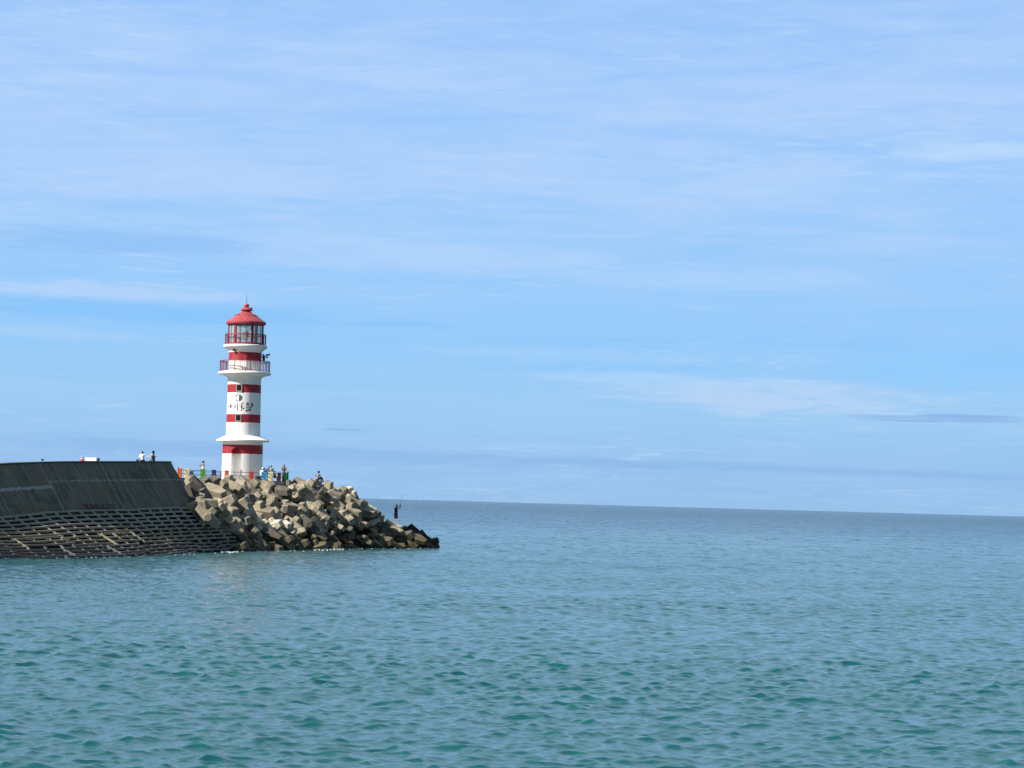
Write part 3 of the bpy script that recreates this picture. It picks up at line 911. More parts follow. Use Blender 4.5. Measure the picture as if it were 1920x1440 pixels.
stroke(e2, [(745, 490), (775, 480), (790, 500)], [34, 40, 20], 0.016); stroke(e2, [(790, 420), (830, 410), (850, 440), (820, 470)], [20, 34, 26, 14], 0.016); stroke(e2, [(760, 560), (800, 540), (860, 550)], [20, 24, 12], 0.016)
part(e2, 'emblem_marks', M['ink'], emo)

# loudspeakers and floodlight on the right of the upper drum, camera bracket on the left
hs = MB()
b0 = on(pr(31.5), rad(80), tz(670))
hs.tube(b0, on(pr(36), rad(84), tz(670)), 0.05)
hs.ball(on(pr(34.8), rad(84), tz(669)), .16, .16, .22); hs.ball(on(pr(35.2), rad(82), tz(673.3)), .14, .14, .18)
part(hs, 'floodlight_bracket', M['dark'])
for (px_x, y, dxx, dyy) in ((37.5, 666.0, .35, .12), (41.5, 665.0, .32, .1), (35.5, 667.0, -.2, .18), (38.5, 669.5, .28, .05)):
    c_ = on(pr(px_x), rad(84), tz(y)); tg = on(1, rad(84), 0)
    part(MB().tube(c_, c_ + tg * dxx * .8 + Vector((0, 0, dyy)), 0.05, 0.12, 12), 'horn_speaker', M['dark'])
cb = MB()
a_ = rad(-38)
cb.tube(on(pr(31), a_, tz(659)), on(pr(33.5), a_, tz(658.5)), 0.06); cb.box(on(pr(34), a_, tz(658.8)), (0.18, .3, .14), Matrix.Rotation(fa, 3, 'Z')); cb.tube(on(pr(33.5), a_, tz(658.5)), on(pr(33), rad(-30), tz(663.5)), 0.04)
part(cb, 'camera_bracket', M['dark'])
cbl = MB()
pts = [on(pr(31.6) + .03, rad(a), tz(y)) for a, y in ((-75, 686.5), (-55, 686), (-40, 686.3), (-25, 687), (-12, 689), (0, 690.5), (14, 693), (28, 695.5))]
cbl.path(pts, 0.022, 6)
for p_ in pts[:5]: cbl.ball(p_, .05, n=8, m=5)
part(cbl, 'light_cable', M['dark'])
for a in (-8, 0):
    part(MB().tube(on(pr(33.5), rad(a), tz(697)), on(pr(33.5), rad(a), tz(689)), 0.045, n=8), 'light_stand', M['dark'])

TWR.rotation_euler = (0, TILT, 0)      # the tower leans very slightly, as photographed
# ------------------------------------------------------------------ rubble core under the armour blocks
TOPX = [340, 360, 385, 410, 430, 450, 480, 510, 540, 555, 575, 597, 625, 640, 660, 680, 700, 715, 728, 745, 758, 766, 778, 790, 800, 808, 818, 826]
TOPY = [893, 892, 893, 893, 891, 892, 897, 902, 902, 894, 898, 900, 904, 911, 920, 936, 950, 963, 975, 984, 989, 984, 981, 991, 1005, 1009, 1005, 1014]
BOTX = [340, 375, 395, 430, 450, 520, 600, 700, 825]
BOTY = [915, 958, 985, 1015, 1034, 1032, 1028, 1028, 1027]
DBX = [340, 375, 400, 450, 520, 600, 700, 825]; DB = [199, 198.2, 198.6, 201, 209, 219, 229, 240]
DTX = [340, 400, 450, 520, 600, 650, 700, 760, 825]; DT = [212, 218, 222, 225.5, 231, 234, 236, 239, 241]
def surf(x, t, push=0.0):
    yt, yb = ip(x, TOPX, TOPY), ip(x, BOTX, BOTY)
    y = yb + (yt - yb) * t
    D_ = ip(x, DBX, DB) + (ip(x, DTX, DT) - ip(x, DBX, DB)) * t
    p_ = atY(x, y, D_)
    return p_ + Vector((nn.x * push, nn.y * push, -0.55 * push))
def make_core():
    mb = MB(); vs = []; fs = []
    xs = np.linspace(350, 812, 48)
    rnd = random.Random(5)
    for x in xs:
        pts = [surf(x, t_, ip(x, (350, 560, 700, 800), (2.3, 2.1, 1.1, .8))) for t_ in (-.12, .1, .3, .5, .7, .88)]
        top_ = pts[-1]
        for k in (2, 5, 9):
            pts.append(top_ + nn * k + Vector((0, 0, 0.0 - (0.25 * (k - 2) if x > 560 else 0))))
        pts.append(top_ + nn * 13 + Vector((0, 0, -top_.z - 1)))
        for q in pts: vs.append(q + Vector((rnd.uniform(-.25, .25), rnd.uniform(-.25, .25), rnd.uniform(-.2, .1))))
    m_ = 10
    for i in range(len(xs) - 1):
        for j in range(m_ - 1):
            a = i * m_ + j; fs.append((a, a + m_, a + m_ + 1, a + 1))
    fs.append(tuple(range((len(xs) - 1) * m_, len(xs) * m_)))
    mb.add(vs, fs)
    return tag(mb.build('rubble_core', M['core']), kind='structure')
make_core()

# ------------------------------------------------------------------ armour blocks
def frustum(bm, c0, c1, w0, w1, h0, h1, cham=0.22, up=None, bev=0.035):
    c0 = Vector(c0); c1 = Vector(c1)
    d_ = (c1 - c0).normalized()
    up = Vector(up) if up is not None else (Vector((0, 0, 1)) if abs(d_.z) < .9 else Vector((1, 0, 0)))
    x_ = up.cross(d_).normalized(); y_ = d_.cross(x_)
    new = []
    for c, w_, h_ in ((c0, w0, h0), (c1, w1, h1)):
        q = cham
        for (a, b) in ((1, 1 - q), (1 - q, 1), (-1 + q, 1), (-1, 1 - q), (-1, -1 + q), (-1 + q, -1), (1 - q, -1), (1, -1 + q)):
            new.append(bm.verts.new(c + x_ * a * w_ + y_ * b * h_))
    n = 8
    for i in range(n): bm.faces.new((new[i], new[(i + 1) % n], new[n + (i + 1) % n], new[n + i]))
    bm.faces.new(new[:n][::-1]); bm.faces.new(new[n:])
def block_mesh(kind):
    bm = bmesh.new()
    if kind in ('H', 'H2'):
        L = 1.42 if kind == 'H' else 1.22
        a0_, a1_ = 0.64, 0.36
        # twisted H: two bars at right angles joined by a waist
        for s_ in (-1, 1):
            frustum(bm, (0, 0, .72), (s_ * L, 0, .80), a0_, a1_, .46, a1_, .16)
            frustum(bm, (0, 0, -.72), (0, s_ * L, -.80), a0_, a1_, .46, a1_, .16)
        frustum(bm, (0, 0, -.95), (0, 0, .95), .50, .50, .50, .50, .16)
        # round noses
        for ax in (Vector((.71, .71, 0)), Vector((-.71, -.71, 0))):
            bmesh.ops.create_cone(bm, cap_ends=True, segments=16, radius1=.58, radius2=.44, depth=1.0,
                                  matrix=Matrix.Translation(ax * .55) @ ax.to_track_quat('Z', 'Y').to_matrix().to_4x4())
    elif kind == 'T':   # tetrapod-like stubby six-armed unit
        for ax in (Vector((1, 0, 0)), Vector((-1, 0, 0)), Vector((0, 1, 0)), Vector((0, -1, 0)), Vector((0, 0, 1)), Vector((0, 0, -1))):
            ln = 1.5 if abs(ax.x) > .5 else 1.2
            frustum(bm, (0, 0, 0), ax * ln, .82, .40, .82, .40, .22)
    elif kind == 'B':   # long bar with pyramid shoulders
        for s_ in (-1, 1):
            frustum(bm, (0, 0, 0), (s_ * 1.6, 0, 0), .78, .38, .66, .40, .18)
        frustum(bm, (0, 0, -.1), (0, .15, 1.15), .62, .36, .55, .34, .16)
        frustum(bm, (0, 0, .1), (0, -.1, -1.15), .62, .36, .55, .34, .16)
        for s_ in (-1, 1):
            bmesh.ops.create_cone(bm, cap_ends=True, segments=16, radius1=.55, radius2=.42, depth=.9,
                                  matrix=Matrix.Translation((0, s_ * .5, 0)) @ Vector((0, s_, 0)).to_track_quat('Z', 'Y').to_matrix().to_4x4())
    bmesh.ops.recalc_face_normals(bm, faces=bm.faces)
    ed = [e_ for e_ in bm.edges if e_.is_manifold and e_.calc_face_angle(0) > rad(28)]
    bmesh.ops.bevel(bm, geom=ed, offset=0.035, segments=1, affect='EDGES', clamp_overlap=True)
    me = bpy.data.meshes.new('armour_block')
    bm.to_mesh(me); bm.free()
    me.materials.append(M['block'])
    return me
BM = {k_: block_mesh(k_) for k_ in ('H', 'H2', 'T', 'B')}
def with_mat(me, m_):
    c_ = me.copy(); c_.materials.clear(); c_.materials.append(m_); return c_
BMG = {k_: with_mat(v, M['blockgrey']) for k_, v in BM.items()}
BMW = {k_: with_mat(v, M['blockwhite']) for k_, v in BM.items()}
BMD = {k_: with_mat(v, M['blockwet']) for k_, v in BM.items()}
blocks = []      # (px, py, object, tone)
rb = random.Random(42)
def put_block(x, y, D_, kind, sc, rot, tone='tan', loc=None):
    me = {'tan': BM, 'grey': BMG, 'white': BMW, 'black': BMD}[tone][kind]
    o = bpy.data.objects.new('armour_block', me)
    o.location = loc if loc is not None else atY(x, y, D_)
    o.rotation_euler = rot
    o.scale = (sc, sc, sc)
    COL.objects.link(o)
    blocks.append([x, y, o, tone])
    return o
# orientation helper: long bar direction given as an image direction (right, up) plus depth
def orient(vx, vz, vy=0.0, roll_=0.0):
    a = Vector((vx, vy, vz)).normalized()
    q = a.to_track_quat('X', 'Z')
    return (q.to_matrix() @ Matrix.Rotation(roll_, 3, 'X')).to_euler()
def Dsurf(x, y, push=0.0):
    yt, yb = ip(x, TOPX, TOPY), ip(x, BOTX, BOTY)
    t_ = (y - yb) / (yt - yb)
    return ip(x, DBX, DB) + (ip(x, DTX, DT) - ip(x, DBX, DB)) * t_ + push
HERO = [  # x, y, kind, scale, (vx, vz, vy, roll), tone
    (470, 910, 'B', 1.00, (1, -.85, -.25, .2), 'tan'), (432, 903, 'B', 1.02, (1, .12, -.3, .5), 'tan'), (503, 912, 'B', .92, (1, -.75, -.3, .7), 'tan'),
    (575, 910, 'B', 1.0, (1, -.7, -.2, .1), 'tan'), (612, 909, 'B', 1.08, (1, -.28, -.25, .2), 'tan'), (554, 924, 'T', .8, (1, .6, -.2, .9), 'tan'),
    (366, 908, 'H', .85, (1, -1, .2, .3), 'grey'), (392, 903, 'T', .85, (1, .8, .3, .5), 'grey'), (372, 930, 'B', .9, (1, -1.2, .3, 1.0), 'grey'),
    (405, 934, 'H', .95, (1, -.4, -.9, .4), 'tan'), (420, 948, 'T', .95, (1, .7, -.5, .2), 'tan'), (412, 967, 'H2', .85, (1, .4, -.8, .6), 'tan'),
    (442, 955, 'B', 1.0, (1, .75, -.5, .3), 'tan'), (432, 990, 'T', .95, (1, -.6, -.5, .7), 'tan'), (460, 975, 'H', .95, (1, .2, -.9, 1.9), 'tan'),
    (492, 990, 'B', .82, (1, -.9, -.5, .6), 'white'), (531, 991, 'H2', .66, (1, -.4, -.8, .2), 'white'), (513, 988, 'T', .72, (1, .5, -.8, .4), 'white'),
    (479, 1012, 'H2', .7, (1, 1.2, -.4, .3), 'tan'), (535, 1019, 'B', .82, (1, -1.4, -.3, .4), 'tan'), (562, 1024, 'T', .7, (1, .5, -.5, .3), 'tan'),
    (488, 960, 'B', .9, (1, -.1, -.5, .5), 'tan'), (530, 932, 'H', .85, (1, -.2, -1, .3), 'grey'), (590, 958, 'B', 1.0, (1, -.8, -.3, .3), 'tan'),
    (640, 925, 'B', .95, (1, -.4, -.2, .6), 'tan'), (574, 935, 'B', .95, (1, -1, -.2, .2), 'tan'), (600, 930, 'B', .9, (1, -.6, .2, .9), 'grey'),
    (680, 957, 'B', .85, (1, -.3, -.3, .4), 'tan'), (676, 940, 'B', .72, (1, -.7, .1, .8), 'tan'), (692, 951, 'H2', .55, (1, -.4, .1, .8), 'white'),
    (645, 975, 'T', .85, (1, -.2, -.9, .4), 'tan'), (655, 958, 'B', .8, (1, -.3, -.4, .2), 'tan'), (625, 946, 'B', .8, (1, -.35, -.3, 1.2), 'tan'),
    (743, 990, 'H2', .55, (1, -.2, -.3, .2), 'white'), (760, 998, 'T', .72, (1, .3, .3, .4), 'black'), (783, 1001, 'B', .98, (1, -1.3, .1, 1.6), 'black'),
    (810, 1017, 'H2', .85, (1, .35, -.2, .3), 'black'), (795, 1014, 'T', .8, (1, -.6, .2, .3), 'black'), (752, 1012, 'B', .95, (1, .5, -.4, .4), 'grey'), (741, 1005, 'H2', .75, (1, -.4, -.8, .2), 'tan'),
    (718, 1018, 'T', .8, (1, .2, -.6, .4), 'tan'), (786, 1018, 'H2', .7, (1, -.5, -.5, .6), 'grey'), (730, 990, 'H2', .6, (1, -.6, 0, .6), 'tan'),
]
taken = []
for (x, y, kd, sc, dr_, tone) in HERO:
    put_block(x, y, Dsurf(x, y, 0.2), kd, sc, orient(dr_[0], dr_[1], dr_[2], dr_[3]), tone)
    taken.append((x, y, 11 * sc + 4))
# fill between
cand = 0
while cand < 6000:
    cand += 1
    x = rb.uniform(352, 806)
    yt, yb = ip(x, TOPX, TOPY), ip(x, BOTX, BOTY)
    rad_px = 13 if x < 600 else 11
    lo = yt + 15; hi = yb + 2 if x > 450 else yb - 8
    if hi <= lo: hi = lo + 1
    y = rb.uniform(lo, hi)
    rr_ = 14.5 - 2.0 * (x > 640) + 0.5 * (y > 975)
    if any((x - a) ** 2 + ((y - b) * 1.15) ** 2 < (rr_ + c * 0.55) ** 2 for a, b, c in taken): continue
    taken.append((x, y, rr_))
    sc = rb.uniform(.74, .9) * (1.0 if y < 975 else .85) * (1 if x < 620 else .9)
    tone = 'tan' if rb.random() < .8 else 'grey'
    if x > 765: tone = 'black' if rb.random() < .6 else 'grey'
    kd = rb.choice(['H', 'H2', 'T', 'B', 'B'])
    dr_ = (1, rb.uniform(-1.1, .5), rb.uniform(-.9, .2), rb.uniform(0, 3))
    put_block(x, y, Dsurf(x, y, rb.uniform(-.5, .9)), kd, sc, orient(*dr_), tone)
# inner layer that shows in the gaps
inner = []
cand = 0
while cand < 4000:
    cand += 1
    x = rb.uniform(356, 800)
    yt, yb = ip(x, TOPX, TOPY), ip(x, BOTX, BOTY)
    if yb - yt < 34: continue
    y = rb.uniform(yt + 20, yb - 6)
    if y > 985 and x > 445: continue
    if any((x - a) ** 2 + (y - b) ** 2 < 27 ** 2 for a, b in inner): continue
    inner.append((x, y))
    put_block(x, y, Dsurf(x, y, 2.6), rb.choice(['H', 'T', 'B']), rb.uniform(.85, 1.0), Euler((rb.uniform(0, 6), rb.uniform(0, 6), rb.uniform(0, 6))), 'grey' if rb.random() < .6 else 'tan')
# blocks on the sea side of the pile behind the crest, seen only from another position
for (x, y, D_) in ((640, 914, 237), (668, 930, 240), (700, 950, 243), (600, 905, 234)):
    put_block(x, y + 26, D_, 'B', .85, Euler((rb.uniform(0, 6), rb.uniform(0, 6), rb.uniform(0, 6))), 'tan')
put_block(716, 1000, 236, 'T', 1.05, orient(1, .3, .2, .4), 'grey'); put_block(735, 1004, 237.5, 'B', .9, orient(1, -.3, .2, .9), 'grey'); put_block(668, 985, 234.5, 'T', 1.1, orient(1, .6, .2, .2), 'grey')
# keep every block under the measured outline of the pile
def proj(p_):
    q = CR.to_3x3().transposed() @ (p_ - Vector((0, 0, H)))
    return 960 + F * q.x / -q.z, 720 - F * q.y / -q.z
bpy.context.view_layer.update()
for bkl in blocks:
    o = bkl[2]; mw = Matrix.LocRotScale(o.location, o.rotation_euler, o.scale); worst = 0; drop_side = 0
    for v in o.data.vertices:
        x_, y_ = proj(mw @ v.co)
        if x_ > 825: drop_side = max(drop_side, x_ - 825)
        worst = max(worst, ip(x_, TOPX, TOPY) - y_)
    if worst > 2: o.location.z -= (worst - 2) * o.location.y / F; bkl[1] += worst - 2
    if drop_side: o.location.x -= drop_side * o.location.y / F
# labels: course down from the crest and place along the pile, read off the picture
tones = {'tan': 'sandy tan', 'grey': 'weathered grey brown', 'white': 'bleached whitish', 'black': 'wet blackish'}
ORD = ['first', 'second', 'third', 'fourth', 'fifth', 'sixth', 'seventh', 'eighth', 'ninth', 'tenth', 'eleventh', 'twelfth', 'thirteenth', 'fourteenth', 'fifteenth', 'sixteenth', 'seventeenth',
       'eighteenth', 'nineteenth', 'twentieth', 'twenty-first', 'twenty-second', 'twenty-third', 'twenty-fourth', 'twenty-fifth', 'twenty-sixth', 'twenty-seventh', 'twenty-eighth', 'twenty-ninth', 'thirtieth',
       'thirty-first', 'thirty-second', 'thirty-third', 'thirty-fourth', 'thirty-fifth', 'thirty-sixth', 'thirty-seventh', 'thirty-eighth', 'thirty-ninth', 'fortieth']
courses = {}
for bkl in blocks:
    x, y = bkl[0], bkl[1]
    yt, yb = ip(x, TOPX, TOPY), ip(x, BOTX, BOTY)
    t_ = (y - yt) / max(yb - yt, 1)
    rowi = 0 if t_ < .2 else 1 if t_ < .4 else 2 if t_ < .6 else 3 if t_ < .82 else 4
    courses.setdefault(rowi, []).append(bkl)
rown = ['crest row', 'second row down', 'middle row', 'fourth row down', 'waterline row']
for rowi, lst in courses.items():
    bytone = {}
    for bkl in sorted(lst, key=lambda q: q[0]): bytone.setdefault(bkl[3], []).append(bkl)
    for tone, l2 in bytone.items():
        for i, bkl in enumerate(l2):
            tag(bkl[2], '%s concrete armour block, %s, %s %s one from the sea wall' % (tones[tone], rown[rowi], ORD[min(i, 39)], {'black': 'blackish', 'white': 'whitish'}.get(tone, tone)), 'armour block', 'concrete armour blocks piled round the lighthouse')

# white boulders near the crest
def boulder(x, y, D_, rx, ry, rz, label, seed):
    bm = bmesh.new(); bmesh.ops.create_icosphere(bm, subdivisions=3, radius=1)
    r_ = random.Random(seed)
    ks = [(Vector((r_.uniform(-1, 1), r_.uniform(-1, 1), r_.uniform(-1, 1))).normalized(), r_.uniform(.62, .85)) for _ in range(14)]
    for v in bm.verts:
        for a, d_ in ks:
            e_ = v.co.dot(a) - d_
            if e_ > 0: v.co -= a * e_
        v.co = Vector((v.co.x * rx, v.co.y * ry, v.co.z * rz))
    me = bpy.data.meshes.new('boulder'); bm.to_mesh(me); bm.free()
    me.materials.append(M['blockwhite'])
    o = bpy.data.objects.new('boulder', me); o.location = atY(x, y, D_); COL.objects.link(o)
    return tag(o, label, 'boulder', 'bleached white boulders')
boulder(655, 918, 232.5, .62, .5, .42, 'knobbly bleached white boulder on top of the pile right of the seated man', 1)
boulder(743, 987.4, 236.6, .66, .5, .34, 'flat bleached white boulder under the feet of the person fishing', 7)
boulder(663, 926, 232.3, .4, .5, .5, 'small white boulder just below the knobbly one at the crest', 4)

# ------------------------------------------------------------------ coloured pillar railing along the promenade
rc = {'orange': (0.72, 0.13, 0.04), 'yellow': (0.80, 0.72, 0.36), 'green': (0.13, 0.36, 0.06), 'navy': (0.02, 0.045, 0.16), 'red': (0.60, 0.06, 0.035), 'blue': (0.05, 0.30, 0.62), 'maroon': (0.10, 0.012, 0.016), 'dark green': (0.012, 0.12, 0.035)}
for k_, v in rc.items(): M['p_' + k_] = mat('pillar_' + k_.replace(' ', '_'), v, 0.55, 0.4, var=0.12, vscale=4)
RD = lambda x: ip(x, (335, 540), (213.5, 228.0))
fence = empty('promenade_railing', Vector((atY(335, 900, RD(335)).x, RD(335), DECK)), 'low railing of bright coloured square pillars joined by dark pipes', 'railing')
FO = fence.location.copy()
pil = [(337, 'orange', .42), (350.5, 'yellow', .46), (380, 'green', .50), (401, 'navy', .42), (425, 'orange', .42), (471, 'red', .42), (495, 'blue', .52), (507.5, 'yellow', .46), (523.5, 'maroon', .36), (534, 'dark green', .52)]
def rp(x, h):
    b = atY(x, 890, RD(x)); return Vector((b.x, b.y, DECK + h)) - FO
ang = math.atan2((rp(540, 0) - rp(335, 0)).y, (rp(540, 0) - rp(335, 0)).x)
for (x, cn, wd) in pil:
    Rm = Matrix.Rotation(ang - rad(52), 3, 'Z')
    o = MB().box(rp(x, .44), (wd, wd * .8, .88), Rm).build('pillar', M['p_' + cn], fence, bevel=0.02)
    o['label'] = cn + ' painted pillar'
rails = MB()
for h in (.74, .40):
    pts = [rp(x, h) for x in (334, 540)]
    rails.path(pts, 0.028, 8)
rails.build('rail_pipe', M['steel'], fence)
for x in (334, 452):
    MB().tube(rp(x, 0), rp(x, .98), 0.05, n=10).build('thin_post', M['dark'], fence)
# far railing on the other side of the promenade
far_f = empty('far_railing', Vector((atY(357, 890, 232).x, 232, DECK)), 'dark pipe railing on the far side of the promenade left of the lighthouse', 'railing')
FF = far_f.location.copy()
def fp(x, h):
    b = atY(x, 890, ip(x, (345, 440), (231, 239))); return Vector((b.x, b.y, DECK + h)) - FF
mb = MB()
for h in (.78, .42): mb.path([fp(345, h), fp(436, h)], 0.026, 8)
mb.build('rail_pipe', M['steel'], far_f)
for x, cn, wd in ((358.5, 'navy', .40), (416, 'maroon', .3)):
    MB().box(fp(x, .42), (wd, wd, .84)).build('pillar', M['p_' + cn], far_f, bevel=0.02)

# ------------------------------------------------------------------ small things on the sea wall crest
def crest_at(x, y=866):
    # point on the crest at image column x
    best = None
    for s in np.linspace(0, S_END, 400):
        p_ = P(s, 6.9, zC(s) + 0.06)
        q = CR.to_3x3().transposed() @ (p_ - Vector((0, 0, H)))
        xx = 960 + F * q.x / -q.z
        if best is None or abs(xx - x) < best[0]: best = (abs(xx - x), p_)
    return best[1]
M['cone'] = mat('cone_red', (0.62, 0.02, 0.03), 0.5); M['conew'] = mat('cone_white', (0.8, 0.8, 0.8), 0.5)
cp = crest_at(153.5)
cone = empty('traffic_cone', cp, 'small red and white traffic cone standing on the sea wall crest', 'traffic cone')
MB().lathe([(.20, 0, 0), (.20, .04, 0), (.15, .04, 0), (.11, .17, 1), (.085, .25, 0), (.05, .36, 1), (.025, .44, 1), (.001, .45, 1)], 24).build('cone_body', [M['cone'], M['conew']], cone, smooth=40)
MB().box((0, 0, .015), (.42, .42, .03)).build('cone_foot', M['cone'], cone, bevel=0.008)
cp = crest_at(174)
M['boxw'] = mat('white_plastic', (0.8, 0.8, 0.8), 0.4)
bxr = empty('storage_box', cp, 'long low white box lying on the sea wall crest beside the traffic cone', 'box')
bxr.rotation_euler = (0, 0, rad(-25))
MB().box((0, 0, .12), (1.12, .5, .24)).build('box_body', M['boxw'], bxr, bevel=0.03)
MB().box((0, 0, .265), (1.16, .54, .04)).build('lid', M['boxw'], bxr, bevel=0.012)
MB().box((.60, 0, .12), (.05, .16, .12)).build('handle', M['dark'], bxr, bevel=0.01)
cp = crest_at(79)
bl_ = empty('mooring_post', cp, 'short pale post with a dark cap on the left of the sea wall crest', 'post')
MB().tube((0, 0, 0), (0, 0, .12), .055, n=14).build('stem', M['frame'], bl_)
MB().box((0, 0, .16), (.22, .16, .10)).build('cap', M['dark'], bl_, bevel=0.02)
cp = crest_at(258)
bag = MB().ball((0, 0, .07), .13, .1, .08); bag.path([(-.06, 0, .13), (-.03, 0, .19), (.03, 0, .19), (.06, 0, .13)], .012, 6)
tag(bag.build('bag', M['dark'], None, cp, smooth=60), 'small black bag on the wall crest left of the man in white', 'bag')

# ------------------------------------------------------------------ people
M['skin'] = mat('skin', (0.42, 0.22, 0.14), 0.55, var=0.05)
M['skind'] = mat('tanned_skin', (0.22, 0.11, 0.07), 0.55, var=0.05)
M['hair'] = mat('black_hair', (0.008, 0.007, 0.008), 0.4)
def cloth(name, c): 
    M[name] = mat('cloth_' + name, c, 0.85, 0.2, var=0.15, vscale=9, bump=0.3, bscale=25)
for n_c, c_ in (('cwhite', (.78, .78, .80)), ('cblack', (.012, .012, .018)), ('cnavy', (.012, .014, .04)), ('cgrey', (.22, .22, .24)), ('clilac', (.30, .30, .36)), ('cwine', (.12, .01, .02)),
                ('ccamo', (.20, .17, .12)), ('cbrown', (.10, .08, .06)), ('clightgrey', (.24, .23, .22))): cloth(n_c, c_)

def hand(mb, wrist, d_, side, curl=0.35):
    # palm, four fingers of different lengths and a thumb leaving the side of the palm
    d_ = d_.normalized()
    up = Vector((0, 1, 0)) if abs(d_.y) < .8 else Vector((0, 0, 1))
    x_ = up.cross(d_).normalized() * side; n_ = d_.cross(x_)
    palm = wrist + d_ * .05
    for k in (-.028, -.01, .01, .028): mb.cap(wrist + x_ * k * .6, wrist + d_ * .088 + x_ * k, .016, .014, 6)
    for k, ln in zip((-.033, -.011, .011, .032), (.068, .080, .074, .056)):
        b_ = wrist + d_ * .088 + x_ * k
        m_ = b_ + (d_ * math.cos(curl) + n_ * math.sin(curl)) * ln * .5
        e_ = m_ + (d_ * math.cos(curl * 2.4) + n_ * math.sin(curl * 2.4)) * ln * .5
        mb.cap(b_, m_, .0095, .009, 6); mb.cap(m_, e_, .009, .0075, 6)
    b_ = wrist + d_ * .03 - x_ * .035
    m_ = b_ + (d_ * .7 - x_ * .7) * .035; e_ = m_ + (d_ * .95 - x_ * .2 + n_ * .3) * .03
    mb.cap(b_, m_, .012, .0105, 6); mb.cap(m_, e_, .0105, .009, 6)

def remesh(o, vs_):
    r_ = o.modifiers.new('remesh', 'REMESH'); r_.mode = 'VOXEL'; r_.voxel_size = vs_; r_.use_smooth_shade = True
    s_ = o.modifiers.new('smooth', 'SMOOTH'); s_.iterations = 3; s_.factor = .5
def person(loc, rotz, label, J, top, bottom, hairlen=0, hat=None, sleeves='short', skin='skin', scale=1.0, shoes='cblack', shorts=False, skirt=False, vest=None, arm_mats=None, group='people on the breakwater', bun=False):
    """J: joints in metres, x right, y forward, z up: pel, chest, neck, head, shL, elL, wrL, shR, elR, wrR, hipL, knL, anL, hipR, knR, anR"""
    root = empty('person', loc, label, 'person', group)
    root.rotation_euler = (0, 0, rotz); root.scale = (scale,) * 3
    V = {k_: Vector(v) for k_, v in J.items()}
    b = MB()
    hd = V['head']; nk = V['neck']
    b.ball(V['pel'], .155, .11, .12); b.cap(V['pel'], V['chest'], .115, .135, 12); b.ball(V['chest'], .165, .115, .15); b.cap(V['chest'], nk, .10, .06)
    b.cap(nk, hd - Vector((0, 0, .04)), .055, .05)
    fwd = V.get('face', Vector((0, 1, 0))).normalized(); sd = Vector((fwd.y, -fwd.x, 0)).normalized()
    b.ball(hd, .076, .092, .112, 14, 10, Matrix.Rotation(math.atan2(-fwd.x, fwd.y), 3, 'Z')); b.ball(hd + fwd * .045 - Vector((0, 0, .075)), .045, .042, .04)
    b.cap(hd + fwd * .085 + Vector((0, 0, .01)), hd + fwd * .108 - Vector((0, 0, .022)), .009, .014, 6)
    for s_ in (-1, 1): b.ball(hd + sd * s_ * .078 - Vector((0, 0, .005)), .012, .02, .03)
    for S_, s_ in (('L', -1), ('R', 1)):
        b.cap(V['chest'] + Vector((s_ * .08, 0, .09)), V['sh' + S_], .065, .055); b.cap(V['sh' + S_], V['el' + S_], .050, .038); b.cap(V['el' + S_], V['wr' + S_], .038, .026)
        hand(b, V['wr' + S_], V['wr' + S_] - V['el' + S_], s_, .5)
        b.cap(V['pel'] + Vector((s_ * .06, 0, -.03)), V['hip' + S_], .10, .09); b.cap(V['hip' + S_], V['kn' + S_], .088, .056); b.cap(V['kn' + S_], V['an' + S_], .054, .036)
        ft_ = V['ft' + S_] if 'ft' + S_ in V else V['an' + S_] + Vector((0, .15, -.05))
        b.cap(V['an' + S_] - Vector((0, .03, .03)), ft_, .036, .03)
    bo_ = b.build('body', M[skin], root); remesh(bo_, .009)
    # shirt
    c = MB()
    c.ball(V['pel'] + Vector((0, 0, .03)), .165, .125, .11); c.cap(V['pel'] + Vector((0, 0, .02)), V['chest'], .135, .15, 12); c.ball(V['chest'], .18, .13, .16); c.cap(V['chest'], nk - Vector((0, 0, .02)), .11, .07)
    for S_, s_ in (('L', -1), ('R', 1)):
        c.cap(V['chest'] + Vector((s_ * .08, 0, .09)), V['sh' + S_], .078, .068)
        if sleeves != 'none':
            fr_ = 1.0 if sleeves == 'long' else .65
            c.cap(V['sh' + S_], V['sh' + S_].lerp(V['el' + S_], fr_), .064, .056)
            if sleeves == 'long': c.cap(V['el' + S_], V['el' + S_].lerp(V['wr' + S_], .93), .056, .040)
    so = c.build('shirt', M[top], root); remesh(so, .014)
    # trousers, shorts or skirt
    t_ = MB()
    t_.ball(V['pel'] - Vector((0, 0, .02)), .172, .128, .12)
    for S_, s_ in (('L', -1), ('R', 1)):
        t_.cap(V['pel'] + Vector((s_ * .06, 0, -.03)), V['hip' + S_], .112, .10)
        if shorts: t_.cap(V['hip' + S_], V['hip' + S_].lerp(V['kn' + S_], .92), .108, .096)
        else:
            t_.cap(V['hip' + S_], V['kn' + S_], .10, .072); t_.cap(V['kn' + S_], V['kn' + S_].lerp(V['an' + S_], .9), .070, .058)
    to = t_.build('shorts' if shorts else 'trousers', M[bottom], root); remesh(to, .014)
    sh_ = MB()
    for S_ in 'LR':
        ft_ = V['ft' + S_] if 'ft' + S_ in V else V['an' + S_] + Vector((0, .15, -.05))
        sh_.cap(V['an' + S_] - Vector((0, .04, .035)), ft_, .045, .038)
    s2 = sh_.build('shoes', M[shoes], root); remesh(s2, .012)
    # hair
    h_ = MB()
    h_.ball(hd + Vector((0, 0, .025)) - fwd * .018, .086, .096, .105, 14, 10, Matrix.Rotation(math.atan2(-fwd.x, fwd.y), 3, 'Z'))
    if hairlen: h_.cap(hd - fwd * .05, hd - fwd * .07 - Vector((0, 0, hairlen)), .085, .06)
